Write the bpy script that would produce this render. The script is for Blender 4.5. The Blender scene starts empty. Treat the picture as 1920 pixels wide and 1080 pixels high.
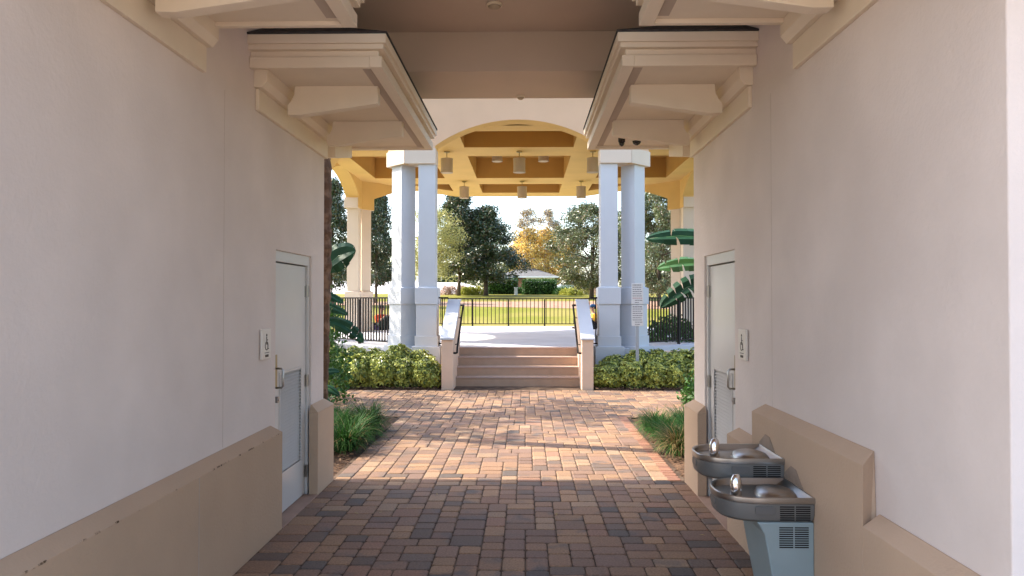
import bpy, bmesh, math, random
import numpy as np
from mathutils import Vector, Matrix
R = math.radians
random.seed(7); np.random.seed(7)
S = bpy.context.scene
COL = S.collection

# ---------------------------------------------------------------- camera, light
cam_d = bpy.data.cameras.new('camera'); cam = bpy.data.objects.new('camera', cam_d); COL.objects.link(cam)
cam.location = (0, 0, 1.75); cam.rotation_euler = (R(90.87), 0, R(1.03))
cam_d.sensor_width = 36; cam_d.lens = 26.0; cam_d.clip_start = .05; cam_d.clip_end = 2000
S.camera = cam
SUN = Vector((-.70, .17, .70)).normalized()
SUN_EL = math.asin(SUN.z); SUN_AZ = math.atan2(SUN.x, SUN.y)
w = bpy.data.worlds.new('World'); S.world = w; w.use_nodes = True
nt = w.node_tree; nt.nodes.clear()
sky = nt.nodes.new('ShaderNodeTexSky'); sky.sky_type = 'NISHITA'; sky.sun_disc = False
sky.sun_elevation = SUN_EL; sky.sun_rotation = SUN_AZ % (2*math.pi)
sky.air_density = 1.0; sky.dust_density = 2.2; sky.ozone_density = 1.0
bg = nt.nodes.new('ShaderNodeBackground'); bg.inputs[1].default_value = .15
wo = nt.nodes.new('ShaderNodeOutputWorld')
nt.links.new(sky.outputs[0], bg.inputs[0]); nt.links.new(bg.outputs[0], wo.inputs[0])
sd = bpy.data.lights.new('sun', 'SUN'); sd.energy = 2.6; sd.angle = R(.5); sd.color = (1, .90, .77)
sun = bpy.data.objects.new('sun', sd); COL.objects.link(sun)
sun.rotation_euler = SUN.to_track_quat('Z', 'Y').to_euler()
S.view_settings.view_transform = 'Standard'; S.view_settings.look = 'None'
S.view_settings.exposure = 1.98; S.view_settings.gamma = 1
S.cycles.use_denoising = True; S.cycles.max_bounces = 10; S.cycles.diffuse_bounces = 7
S.cycles.transparent_max_bounces = 6; S.cycles.sample_clamp_indirect = 6

# ---------------------------------------------------------------- helpers
def tag(o, label=None, cat=None, group=None, kind=None):
    if label: o['label'] = label
    if cat: o['category'] = cat
    if group: o['group'] = group
    if kind: o['kind'] = kind
    return o
def empty(name, loc=(0, 0, 0), rz=0, label=None, cat=None, group=None):
    o = bpy.data.objects.new(name, None); COL.objects.link(o); o.location = loc; o.rotation_euler = (0, 0, rz)
    o.empty_display_size = .2
    return tag(o, label, cat, group)
class MB:
    def __init__(s): s.v = []; s.f = []; s.m = []; s.c = []
    def add(s, vs, fs, mi=0, col=None):
        n = len(s.v); s.v += [tuple(p) for p in vs]
        for f in fs: s.f.append(tuple(n+i for i in f)); s.m.append(mi); s.c.append(col)
        return s
    def box(s, x0, x1, y0, y1, z0, z1, mi=0):
        x0, x1 = min(x0, x1), max(x0, x1); y0, y1 = min(y0, y1), max(y0, y1); z0, z1 = min(z0, z1), max(z0, z1)
        return s.add([(x0,y0,z0),(x1,y0,z0),(x1,y1,z0),(x0,y1,z0),(x0,y0,z1),(x1,y0,z1),(x1,y1,z1),(x0,y1,z1)],
            [(0,3,2,1),(4,5,6,7),(0,1,5,4),(1,2,6,5),(2,3,7,6),(3,0,4,7)], mi)
    def hull(s, bot, top, mi=0):   # two rings of equal length
        n = len(bot)
        return s.add(list(bot)+list(top), [tuple(range(n))[::-1], tuple(range(n, 2*n))]+[(i,(i+1)%n,n+(i+1)%n,n+i) for i in range(n)], mi)
    def obox(s, c, ax, ay, az, mi=0):   # oriented box, centre and half vectors
        c, ax, ay, az = map(Vector, (c, ax, ay, az))
        b = [c-ax-ay-az, c+ax-ay-az, c+ax+ay-az, c-ax+ay-az]; t = [p+2*az for p in b]
        return s.hull(b, t, mi)
    def tube(s, pts, r, n=8, mi=0, cap=True):
        pts = [Vector(p) for p in pts]; rs = r if isinstance(r, (list, tuple)) else [r]*len(pts)
        rings = []; up = None
        for i, p in enumerate(pts):
            d = (pts[min(i+1, len(pts)-1)]-pts[max(i-1, 0)])
            d = d.normalized() if d.length > 1e-9 else Vector((0, 0, 1))
            if up is None: up = Vector((1, 0, 0)) if abs(d.x) < .8 else Vector((0, 1, 0))
            a = (up-d*up.dot(d)); a = a.normalized() if a.length > 1e-6 else d.orthogonal().normalized()
            up = a; b = d.cross(a)
            rings.append([p+(a*math.cos(2*math.pi*k/n)+b*math.sin(2*math.pi*k/n))*rs[i] for k in range(n)])
        vs = [q for g in rings for q in g]; fs = []
        for i in range(len(rings)-1):
            for k in range(n):
                fs.append((i*n+k, i*n+(k+1)%n, (i+1)*n+(k+1)%n, (i+1)*n+k))
        if cap: fs += [tuple(range(n))[::-1], tuple(range((len(rings)-1)*n, len(rings)*n))]
        return s.add(vs, fs, mi)
    def lathe(s, c, prof, n=20, mi=0):   # profile of (r,z)
        c = Vector(c); vs = []; fs = []
        for r, z in prof:
            for k in range(n):
                a = 2*math.pi*k/n; vs.append(c+Vector((r*math.cos(a), r*math.sin(a), z)))
        for i in range(len(prof)-1):
            for k in range(n): fs.append((i*n+k, i*n+(k+1)%n, (i+1)*n+(k+1)%n, (i+1)*n+k))
        fs += [tuple(range(n))[::-1], tuple(range((len(prof)-1)*n, len(prof)*n))]
        return s.add(vs, fs, mi)
    def build(s, name, mats, parent=None, bevel=0, smooth=False, recalc=True):
        me = bpy.data.meshes.new(name); me.from_pydata(s.v, [], s.f)
        if not isinstance(mats, (list, tuple)): mats = [mats]
        for m in mats: me.materials.append(m)
        if any(s.m): me.polygons.foreach_set('material_index', s.m)
        if recalc:
            bm = bmesh.new(); bm.from_mesh(me); bmesh.ops.recalc_face_normals(bm, faces=bm.faces); bm.to_mesh(me); bm.free()
        if smooth: me.polygons.foreach_set('use_smooth', [True]*len(me.polygons))
        me.update()
        o = bpy.data.objects.new(name, me); COL.objects.link(o)
        if parent: o.parent = parent
        if bevel:
            b = o.modifiers.new('bevel', 'BEVEL'); b.width = bevel; b.segments = 2; b.limit_method = 'ANGLE'; b.angle_limit = R(35)
        return o
def copy_tree(o, parent=None):
    c = o.copy(); COL.objects.link(c); c.parent = parent
    for ch in list(o.children): copy_tree(ch, c)
    return c

# ---------------------------------------------------------------- materials
def mat(name, base, rough=.7, metal=0, spec=.3, var=.0, vscale=3, bump=0, bscale=60, col2=None, c2scale=2, c2lo=.45, c2hi=.6, coat=0):
    m = bpy.data.materials.new(name); m.use_nodes = True; n = m.node_tree; p = n.nodes['Principled BSDF']
    p.inputs['Base Color'].default_value = (*base, 1); p.inputs['Roughness'].default_value = rough
    p.inputs['Metallic'].default_value = metal; p.inputs['Specular IOR Level'].default_value = spec
    if coat: p.inputs['Coat Weight'].default_value = coat; p.inputs['Coat Roughness'].default_value = .15
    tc = n.nodes.new('ShaderNodeTexCoord'); last = None
    if var:
        t = n.nodes.new('ShaderNodeTexNoise'); t.inputs['Scale'].default_value = vscale; t.inputs['Detail'].default_value = 5
        n.links.new(tc.outputs['Object'], t.inputs['Vector'])
        r = n.nodes.new('ShaderNodeMapRange'); r.inputs[1].default_value = .3; r.inputs[2].default_value = .7
        r.inputs[3].default_value = 1-var; r.inputs[4].default_value = 1+var
        n.links.new(t.outputs['Fac'], r.inputs[0])
        mx = n.nodes.new('ShaderNodeMix'); mx.data_type = 'RGBA'; mx.blend_type = 'MULTIPLY'; mx.inputs[0].default_value = 1
        mx.inputs[6].default_value = (*base, 1); n.links.new(r.outputs[0], mx.inputs[7]); last = mx.outputs[2]
    if col2:
        t = n.nodes.new('ShaderNodeTexNoise'); t.inputs['Scale'].default_value = c2scale; t.inputs['Detail'].default_value = 6
        n.links.new(tc.outputs['Object'], t.inputs['Vector'])
        r = n.nodes.new('ShaderNodeMapRange'); r.inputs[1].default_value = c2lo; r.inputs[2].default_value = c2hi
        n.links.new(t.outputs['Fac'], r.inputs[0])
        mx = n.nodes.new('ShaderNodeMix'); mx.data_type = 'RGBA'
        if last: n.links.new(last, mx.inputs[6])
        else: mx.inputs[6].default_value = (*base, 1)
        mx.inputs[7].default_value = (*col2, 1); n.links.new(r.outputs[0], mx.inputs[0]); last = mx.outputs[2]
    if last: n.links.new(last, p.inputs['Base Color'])
    if bump:
        t = n.nodes.new('ShaderNodeTexNoise'); t.inputs['Scale'].default_value = bscale; t.inputs['Detail'].default_value = 4
        n.links.new(tc.outputs['Object'], t.inputs['Vector'])
        b = n.nodes.new('ShaderNodeBump'); b.inputs['Strength'].default_value = bump; b.inputs['Distance'].default_value = .01
        n.links.new(t.outputs['Fac'], b.inputs['Height']); n.links.new(b.outputs[0], p.inputs['Normal'])
    return m
def leafmat(name, a, b, rough=.45, trans=.25, scale=1.2, spec=.4):
    """leaf: diffuse/gloss with some light passing through; tone varies leaf by leaf and clump by clump"""
    m = bpy.data.materials.new(name); m.use_nodes = True; n = m.node_tree; p = n.nodes['Principled BSDF']
    g = n.nodes.new('ShaderNodeNewGeometry')
    t = n.nodes.new('ShaderNodeTexNoise'); t.inputs['Scale'].default_value = scale
    tc = n.nodes.new('ShaderNodeTexCoord'); n.links.new(tc.outputs['Object'], t.inputs['Vector'])
    ad = n.nodes.new('ShaderNodeMath'); ad.operation = 'ADD'
    n.links.new(g.outputs['Random Per Island'], ad.inputs[0]); n.links.new(t.outputs['Fac'], ad.inputs[1])
    r = n.nodes.new('ShaderNodeMapRange'); r.inputs[1].default_value = .45; r.inputs[2].default_value = 1.55
    n.links.new(ad.outputs[0], r.inputs[0])
    mx = n.nodes.new('ShaderNodeMix'); mx.data_type = 'RGBA'; n.links.new(r.outputs[0], mx.inputs[0])
    mx.inputs[6].default_value = (*a, 1); mx.inputs[7].default_value = (*b, 1)
    n.links.new(mx.outputs[2], p.inputs['Base Color']); p.inputs['Roughness'].default_value = rough
    p.inputs['Specular IOR Level'].default_value = spec
    tr = n.nodes.new('ShaderNodeBsdfTranslucent'); n.links.new(mx.outputs[2], tr.inputs['Color'])
    ms = n.nodes.new('ShaderNodeMixShader'); ms.inputs[0].default_value = trans
    n.links.new(p.outputs[0], ms.inputs[1]); n.links.new(tr.outputs[0], ms.inputs[2])
    n.links.new(ms.outputs[0], n.nodes['Material Output'].inputs['Surface'])
    return m
M = {}
M['wall'] = mat('stucco_wall', (.68, .595, .545), .85, var=.055, vscale=1.9, bump=.3, bscale=42, col2=(.63, .545, .495), c2scale=.9, c2lo=.45, c2hi=.7)
M['trim'] = mat('painted_trim', (.72, .62, .49), .55, var=.03, vscale=4, bump=.06, bscale=30)
M['vent'] = mat('soffit_vent', (.44, .36, .29), .7)
M['ceiling'] = mat('passage_ceiling', (.60, .48, .39), .8, var=.03, vscale=2, bump=.08, bscale=60)
M['shingle'] = mat('dark_shingle', (.05, .045, .045), .9, var=.3, vscale=20)
M['door'] = mat('door_paint', (.57, .55, .525), .28, spec=.5, var=.02, vscale=3)
M['steel'] = mat('brushed_steel', (.42, .40, .38), .3, metal=1, var=.08, vscale=8)
M['bronze'] = mat('brass_plate', (.35, .27, .14), .4, metal=1)
M['chrome'] = mat('chrome', (.85, .85, .85), .08, metal=1)
M['greycase'] = mat('fountain_case', (.17, .165, .155), .38, metal=.35, spec=.5, var=.06, vscale=10)
M['greycase2'] = mat('push_pad', (.135, .13, .125), .45, metal=.2, spec=.5)
M['greypanel'] = mat('fountain_panel', (.30, .37, .38), .4, metal=.2, spec=.5, var=.05, vscale=5)
M['dark'] = mat('dark_gap', (.015, .013, .012), .8)
M['conc'] = mat('threshold_concrete', (.36, .24, .18), .9, var=.12, vscale=5, bump=.2, bscale=70)
M['step'] = mat('step_stucco', (.44, .30, .205), .85, var=.07, vscale=5, bump=.25, bscale=80)
M['cheek'] = mat('cheek_stucco', (.72, .53, .385), .85, var=.05, vscale=4, bump=.2, bscale=70)
M['white'] = mat('white_column', (.55, .56, .58), .6, var=.025, vscale=2, bump=.12, bscale=60)
M['cream'] = mat('cream_header', (.66, .44, .285), .8, var=.03, vscale=2, bump=.2, bscale=60)
M['capital'] = mat('capital_and_bounce_tone', (.66, .55, .44), .7, var=.03, vscale=2, bump=.12, bscale=60)
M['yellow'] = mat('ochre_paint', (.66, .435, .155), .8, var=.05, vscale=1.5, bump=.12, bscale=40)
M['ochre2'] = mat('deep_ochre_coffer', (.47, .26, .065), .8, var=.06, vscale=1.5, bump=.12, bscale=40)  # coffer sides and tops, deeper in tone than the beams
M['slab'] = mat('pale_slab', (.55, .54, .555), .8, var=.08, vscale=1.2, bump=.1, bscale=30)
M['iron'] = mat('dark_bronze_rail', (.014, .010, .009), .6, spec=.2)
M['shade'] = mat('lamp_shade', (.46, .37, .27), .6, var=.03)
M['grayroof'] = mat('grey_shingles', (.13, .13, .13), .9, var=.15, vscale=3)
M['sign'] = mat('sign_white', (.62, .62, .60), .5)
M['ink'] = mat('sign_ink', (.10, .09, .09), .6)
M['redink'] = mat('sign_red_ink', (.38, .10, .10), .6)
M['plaque'] = mat('plaque_cream', (.72, .66, .58), .5)
M['brownink'] = mat('plaque_ink', (.05, .028, .018), .5)
M['pole'] = mat('galvanised_pole', (.38, .42, .46), .45, metal=.4)
M['mulch'] = mat('brown_mulch', (.075, .042, .025), .95, col2=(.16, .09, .05), c2scale=40, bump=1, bscale=45)
M['bark'] = mat('bark', (.10, .075, .055), .95, var=.3, vscale=8, bump=.8, bscale=20)
M['palmbark'] = mat('palm_trunk', (.11, .06, .035), .95, col2=(.22, .13, .08), c2scale=9, bump=1, bscale=25)
M['lawn'] = mat('lawn', (.17, .175, .028), .95, spec=.05, col2=(.25, .21, .065), c2scale=.22, c2lo=.4, c2hi=.65, var=.2, vscale=9, bump=.9, bscale=12)
M['brickpath'] = mat('pink_path', (.33, .20, .13), .9, var=.15, vscale=2)
M['mag'] = leafmat('magnolia_leaf', (.026, .048, .019), (.085, .12, .05), .3, .08, .9, .6)
M['magb'] = leafmat('magnolia_underside', (.13, .085, .045), (.24, .19, .12), .7, .1)
M['magl'] = leafmat('pale_magnolia_leaf', (.05, .08, .028), (.19, .215, .10), .35, .15, .9, .6)
M['gold'] = leafmat('autumn_leaf', (.58, .36, .07), (.80, .62, .20), .6, .35)
M['airy'] = leafmat('thin_leaf', (.26, .27, .08), (.55, .50, .20), .6, .35)
M['twig'] = leafmat('grey_twig', (.20, .17, .13), (.34, .28, .22), .9, 0)
M['hedge'] = leafmat('hedge_leaf', (.025, .075, .012), (.07, .17, .03), .5, .25, 2)
M['lime'] = leafmat('yellow_shrub_leaf', (.24, .28, .03), (.52, .50, .08), .5, .3, 3)
M['pink'] = leafmat('feather_grass', (.42, .27, .20), (.62, .47, .38), .8, .3, 3)
M['scheff'] = leafmat('variegated_leaf', (.03, .075, .01), (.60, .62, .13), .35, .2, 4, .5)
M['liri'] = leafmat('strap_leaf', (.012, .046, .009), (.042, .125, .02), .6, .2, 3, .15)
M['straw'] = leafmat('dry_strap_leaf', (.20, .13, .05), (.36, .27, .12), .7, .2, 3)
M['paddle'] = mat('paddle_leaf', (.014, .055, .022), .55, spec=.2, var=.3, vscale=5, bump=.25, bscale=30)
M['paddle2'] = mat('bright_paddle_leaf', (.04, .115, .025), .4, spec=.5, var=.25, vscale=5)
M['skin'] = mat('skin', (.42, .24, .16), .5)
M['hair'] = mat('dark_hair', (.02, .013, .01), .6)
M['orange'] = mat('orange_shirt', (.62, .07, .02), .8, var=.1, vscale=12)
M['trousers'] = mat('dark_trousers', (.015, .03, .028), .8, var=.15, vscale=12)
M['purple'] = mat('purple_bag', (.05, .035, .11), .7)
M['yellowshirt'] = mat('yellow_shirt', (.75, .42, .04), .8)
M['bluecap'] = mat('blue_cap', (.02, .09, .22), .7)
M['blackcloth'] = mat('black_cloth', (.012, .012, .014), .8)
M['red'] = mat('red_cloth', (.45, .03, .03), .8)
M['whitewall'] = mat('white_wall', (.78, .77, .75), .8, var=.04, vscale=.5)
M['house'] = mat('house_wall', (.62, .62, .60), .8, var=.05, vscale=1)
M['brickwall'] = mat('house_brick', (.30, .15, .10), .9, var=.2, vscale=4)
M['blackglass'] = mat('camera_dome', (.01, .01, .012), .1, spec=.7)
M['bluebox'] = mat('blue_box', (.12, .17, .20), .5)

# plinth: tan stucco whose cap edge carries chips and grime (wear that belongs to the wall)
def plinth_mat():
    m = mat('tan_plinth', (.46, .32, .215), .85, var=.05, vscale=1.6, bump=.3, bscale=60)
    n = m.node_tree; p = n.nodes['Principled BSDF']; src = p.inputs['Base Color'].links[0].from_socket
    tc = n.nodes.new('ShaderNodeTexCoord'); sp = n.nodes.new('ShaderNodeSeparateXYZ'); n.links.new(tc.outputs['Object'], sp.inputs[0])
    a = n.nodes.new('ShaderNodeMath'); a.operation = 'SUBTRACT'; n.links.new(sp.outputs['Z'], a.inputs[0]); a.inputs[1].default_value = .733
    b = n.nodes.new('ShaderNodeMath'); b.operation = 'ABSOLUTE'; n.links.new(a.outputs[0], b.inputs[0])
    r = n.nodes.new('ShaderNodeMapRange'); r.inputs[1].default_value = .006; r.inputs[2].default_value = .003; n.links.new(b.outputs[0], r.inputs[0])
    t = n.nodes.new('ShaderNodeTexNoise'); t.inputs['Scale'].default_value = 12; t.inputs['Detail'].default_value = 9; t.inputs['Roughness'].default_value = .75; n.links.new(tc.outputs['Object'], t.inputs['Vector'])
    q = n.nodes.new('ShaderNodeMapRange'); q.inputs[1].default_value = .535; q.inputs[2].default_value = .60; n.links.new(t.outputs['Fac'], q.inputs[0])
    k = n.nodes.new('ShaderNodeMath'); k.operation = 'MULTIPLY'; n.links.new(r.outputs[0], k.inputs[0]); n.links.new(q.outputs[0], k.inputs[1])
    mx = n.nodes.new('ShaderNodeMix'); mx.data_type = 'RGBA'; n.links.new(k.outputs[0], mx.inputs[0]); n.links.new(src, mx.inputs[6])
    mx.inputs[7].default_value = (.07, .035, .015, 1); n.links.new(mx.outputs[2], p.inputs['Base Color'])
    return m
M['plinth_worn'] = plinth_mat(); M['plinth'] = mat('tan_plinth_clean', (.50, .355, .245), .85, var=.05, vscale=1.6, bump=.3, bscale=60)
def paver_mat():
    m = bpy.data.materials.new('clay_pavers'); m.use_nodes = True; n = m.node_tree; p = n.nodes['Principled BSDF']
    at = n.nodes.new('ShaderNodeVertexColor'); at.layer_name = 'tone'
    tc = n.nodes.new('ShaderNodeTexCoord')
    t = n.nodes.new('ShaderNodeTexNoise'); t.inputs['Scale'].default_value = 4.5; t.inputs['Detail'].default_value = 3; n.links.new(tc.outputs['Object'], t.inputs['Vector'])
    r = n.nodes.new('ShaderNodeMapRange'); r.inputs[1].default_value = .5; r.inputs[2].default_value = .68; n.links.new(t.outputs['Fac'], r.inputs[0])
    k = n.nodes.new('ShaderNodeMath'); k.operation = 'MULTIPLY'; n.links.new(r.outputs[0], k.inputs[0]); n.links.new(at.outputs['Alpha'], k.inputs[1])
    mx = n.nodes.new('ShaderNodeMix'); mx.data_type = 'RGBA'; n.links.new(k.outputs[0], mx.inputs[0]); n.links.new(at.outputs['Color'], mx.inputs[6]); mx.inputs[7].default_value = (.125, .102, .09, 1)
    f = n.nodes.new('ShaderNodeTexNoise'); f.inputs['Scale'].default_value = 70; f.inputs['Detail'].default_value = 4; n.links.new(tc.outputs['Object'], f.inputs['Vector'])
    fr = n.nodes.new('ShaderNodeMapRange'); fr.inputs[1].default_value = .3; fr.inputs[2].default_value = .7; fr.inputs[3].default_value = .78; fr.inputs[4].default_value = 1.22; n.links.new(f.outputs['Fac'], fr.inputs[0])
    m2 = n.nodes.new('ShaderNodeMix'); m2.data_type = 'RGBA'; m2.blend_type = 'MULTIPLY'; m2.inputs[0].default_value = 1; n.links.new(mx.outputs[2], m2.inputs[6]); n.links.new(fr.outputs[0], m2.inputs[7])
    n.links.new(m2.outputs[2], p.inputs['Base Color']); p.inputs['Roughness'].default_value = .72; p.inputs['Specular IOR Level'].default_value = .35
    b = n.nodes.new('ShaderNodeBump'); b.inputs['Strength'].default_value = .5; b.inputs['Distance'].default_value = .004
    n.links.new(f.outputs['Fac'], b.inputs['Height']); n.links.new(b.outputs[0], p.inputs['Normal'])
    return m
M['paver'] = paver_mat()

# ---------------------------------------------------------------- terrain
def hz(y):
    pts = [(-1e3, -.05), (15.5, -.05), (24, .66), (28, .69), (32, .85), (55, 2.02), (62, 2.22), (90, 2.25), (2000, 2.3)]
    for (a, za), (b, zb) in zip(pts, pts[1:]):
        if y <= b:
            t = (y-a)/(b-a)
            return za+(zb-za)*t
    return 2.3
ys = [-400, -60, -20, -8, 0, 8, 15.5]+[15.5+i*.85 for i in range(1, 10)]+[24+i for i in range(0, 50)]+[80, 100, 150, 300, 900, 1500]
ys = sorted(set(ys)); xs = [-1200, -300, -100]+list(range(-60, 61, 6))+[100, 300, 1200]
g = MB(); nx = len(xs)
vs = [(x, y, hz(y)) for y in ys for x in xs]
g.add(vs, [(j*nx+i, j*nx+i+1, (j+1)*nx+i+1, (j+1)*nx+i) for j in range(len(ys)-1) for i in range(nx-1)])
o = g.build('ground', M['lawn'], smooth=True, recalc=False); tag(o, kind='structure')
# pink brick path curving across the lawn
g = MB(); n = 40; vs = []
for i in range(n+1):
    x = -14+26*i/n; t = max(0, min(1, (x+6)/10)); ya = 42.5-3.2*t+.01*(x*x)*.3; yb = 46.2+.8*t+.004*x*x
    for k in range(7):
        y = ya+(yb-ya)*k/6; vs.append((x, y, hz(y)+.012))
g.add(vs, [(i*7+k, (i+1)*7+k, (i+1)*7+k+1, i*7+k+1) for i in range(n) for k in range(6)])
tag(g.build('lawn_path', M['brickpath'], recalc=False), kind='structure')

# ---------------------------------------------------------------- pavers
XL, XR = -1.94, 1.61          # passage wall planes
YN, YE = 2.49, 7.09           # near and far end of both buildings
def make_pavers():
    u = .0775; x0, y0 = -9.3, -3.1; nxx = int(18.6/u); nyy = int(17.4/u)
    def inside(i, j):
        x = x0+(i+.5)*u; y = y0+(j+.5)*u
        if y < 11.05: return -1.86 < x < 1.36 if y > 7.15 else -1.87 < x < 1.53
        return 11.05 <= y < 14.27 or (-1.4 < x < 1.1 and y < 15.0)
    ok = [[inside(i, j) for i in range(nxx)] for j in range(nyy)]
    vs = []; fs = []; cols = []
    pal = [((.38, .25, .155), 4), ((.34, .22, .145), 4), ((.285, .19, .14), 4), ((.25, .17, .135), 2), ((.39, .28, .19), 2), ((.14, .12, .11), .8), ((.19, .145, .12), 1.5), ((.33, .20, .14), 1)]
    def paver(a, b, c, d, border=False):
        gp = .0022+random.random()*.0010; ax, bx, cy, dy = a+gp, b-gp, c+gp, d-gp
        z = random.uniform(-.0015, .0015); tx = random.uniform(-.006, .006); ty = random.uniform(-.006, .006)
        ch = .010; r = .016; cx, cyy = (ax+bx)/2, (cy+dy)/2
        def ring(i, zz, rr):
            pts = []
            for sx, sy in ((-1, -1), (1, -1), (1, 1), (-1, 1)):
                X = (bx-i) if sx > 0 else (ax+i); Y = (dy-i) if sy > 0 else (cy+i)
                p, q = (X, Y-sy*rr), (X-sx*rr, Y)
                pts += ([q, p] if sx*sy < 0 and sx > 0 else [p, q] if sx*sy > 0 and sx > 0 else [q, p] if sx < 0 and sy > 0 else [p, q])
            return pts
        def oct_(i, zz, rr):
            A, B, Cc, D = ax+i, bx-i, cy+i, dy-i
            p = [(A+rr, Cc), (B-rr, Cc), (B, Cc+rr), (B, D-rr), (B-rr, D), (A+rr, D), (A, D-rr), (A, Cc+rr)]
            return [(X, Y, zz+z+(X-cx)*tx+(Y-cyy)*ty) for X, Y in p]
        n = len(vs); vs.extend(oct_(0, -.02, r)); vs.extend(oct_(0, -.009, r)); vs.extend(oct_(.004, -.002, r*.95)); vs.extend(oct_(ch, 0, r*.8))
        f0 = len(fs)
        for L in (0, 8, 16):
            for k in range(8): fs.append((n+L+k, n+L+(k+1) % 8, n+L+8+(k+1) % 8, n+L+8+k))
        fs.append(tuple(n+24+k for k in range(8)))
        if border: c = random.choice([(.38, .20, .135), (.34, .18, .125), (.40, .235, .16)]); bl = .1
        else:
            c = random.choices([q[0] for q in pal], [q[1] for q in pal])[0]; bl = random.choice([0, 0, .2, .6, .95])
        m = random.uniform(.88, 1.12)
        m *= .76; cols.append((len(fs)-f0, (c[0]*m*1.04, c[1]*m*.96, c[2]*m*.88, bl)))
    used = [[False]*nxx for _ in range(nyy)]
    for j in range(nyy):
        i = 0
        while i < nxx:
            if not ok[j][i] or used[j][i]: i += 1; continue
            run = 0
            while i+run < nxx and ok[j][i+run] and not used[j][i+run]: run += 1
            W = run if run <= 3 else (2 if run == 4 else random.choice([2, 3]))
            if W == 3 and random.random() < .12 and run > 3: W = 2
            H = random.choice([2, 2, 3]) if W == 2 else random.choice([2, 2, 2, 2, 3]) if W == 3 else 2
            h = 1
            while h < H and j+h < nyy and all(ok[j+h][i+k] for k in range(W)): h += 1
            if j+h < nyy and j+h+1 >= nyy: pass
            for b in range(h):
                for k in range(W): used[j+b][i+k] = True
            paver(x0+i*u, x0+(i+W)*u, y0+j*u, y0+(j+h)*u); i += W
    y = 7.2
    while y < 11.0: paver(1.363, 1.515, y, y+.105, True); y += .105
    me = bpy.data.meshes.new('paved_path'); me.from_pydata(vs, [], fs); me.materials.append(M['paver'])
    ca = me.color_attributes.new('tone', 'FLOAT_COLOR', 'CORNER')
    loops = np.zeros((len(me.loops), 4), dtype=np.float32); cnt = np.array([len(f) for f in fs]); st = np.concatenate([[0], np.cumsum(cnt)]); fi = 0
    for k, c in cols: loops[st[fi]:st[fi+k]] = c; fi += k
    ca.data.foreach_set('color', loops.ravel()); me.update()
    o = bpy.data.objects.new('paved_path', me); COL.objects.link(o); tag(o, kind='structure')
make_pavers()
M['joint'] = mat('joint_sand', (.07, .045, .03), 1, col2=(.14, .095, .065), c2scale=5)
g = MB(); g.box(-1.9, 1.56, -3.2, 11.05, -.045, -.0075); g.box(-9.4, 9.4, 11.05, 14.4, -.045, -.011); g.box(-1.42, 1.12, 14.4, 15.1, -.045, -.011)
tag(g.build('path_bedding', M['joint']), kind='structure')
M['plaza'] = mat('plaza_concrete', (.50, .43, .38), .9, var=.08, vscale=.8, bump=.1, bscale=40)
g = MB(); g.box(-30, -1.885, -24, 2.40, -.048, -.006); g.box(1.545, 30, -24, 2.40, -.048, -.006); g.box(-1.885, 1.545, -24, -3.12, -.048, -.006)
tag(g.build('plaza_paving', M['plaza']), kind='structure')
def bed(name, x0, x1, y0, y1, z):
    nx_, ny_ = int((x1-x0)/.12)+2, int((y1-y0)/.12)+2; vs = []
    for j in range(ny_):
        for i in range(nx_):
            e = min(i, nx_-1-i, j, ny_-1-j)
            vs.append((x0+(x1-x0)*i/(nx_-1), y0+(y1-y0)*j/(ny_-1), -.03 if e == 0 else z+random.uniform(-.012, .018)+min(e, 5)*.006))
    m = MB(); m.add(vs, [(j*nx_+i, j*nx_+i+1, (j+1)*nx_+i+1, (j+1)*nx_+i) for j in range(ny_-1) for i in range(nx_-1)])
    return tag(m.build(name, M['mulch'], smooth=True, recalc=False), kind='structure')
bed('planting_bed', -8, -1.88, 7.1, 11.04, .0); bed('planting_bed', 1.53, 8, 7.1, 11.04, .0)
bed('planting_bed', -9, -1.63, 14.28, 16.9, .01); bed('planting_bed', 1.31, 9, 14.28, 16.9, .01)
# loose bark chips
g = MB()
for k in range(1500):
    x, y = random.choice([(random.uniform(1.5, 2.3), random.uniform(7.15, 11)), (random.uniform(-2.7, -1.9), random.uniform(7.15, 11)), (random.uniform(-5, -1.7), random.uniform(14.27, 14.6)), (random.uniform(1.35, 4.5), random.uniform(14.27, 14.6))])
    a = random.uniform(0, 3.14); l = random.uniform(.01, .028); wd = l*random.uniform(.25, .6); v = Vector((math.cos(a), math.sin(a), random.uniform(-.3, .3)))*l; q = Vector((-math.sin(a), math.cos(a), random.uniform(-.4, .4)))*wd
    g.obox((x, y, random.uniform(.02, .045)), v, q, Vector((0, 0, .003)))
M['chip'] = leafmat('bark_chip', (.05, .028, .016), (.26, .16, .09), .9, 0, 9)
tag(g.build('bark_mulch', M['chip'], recalc=False), 'loose brown bark chips over the planting beds', 'mulch', kind='stuff')

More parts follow.
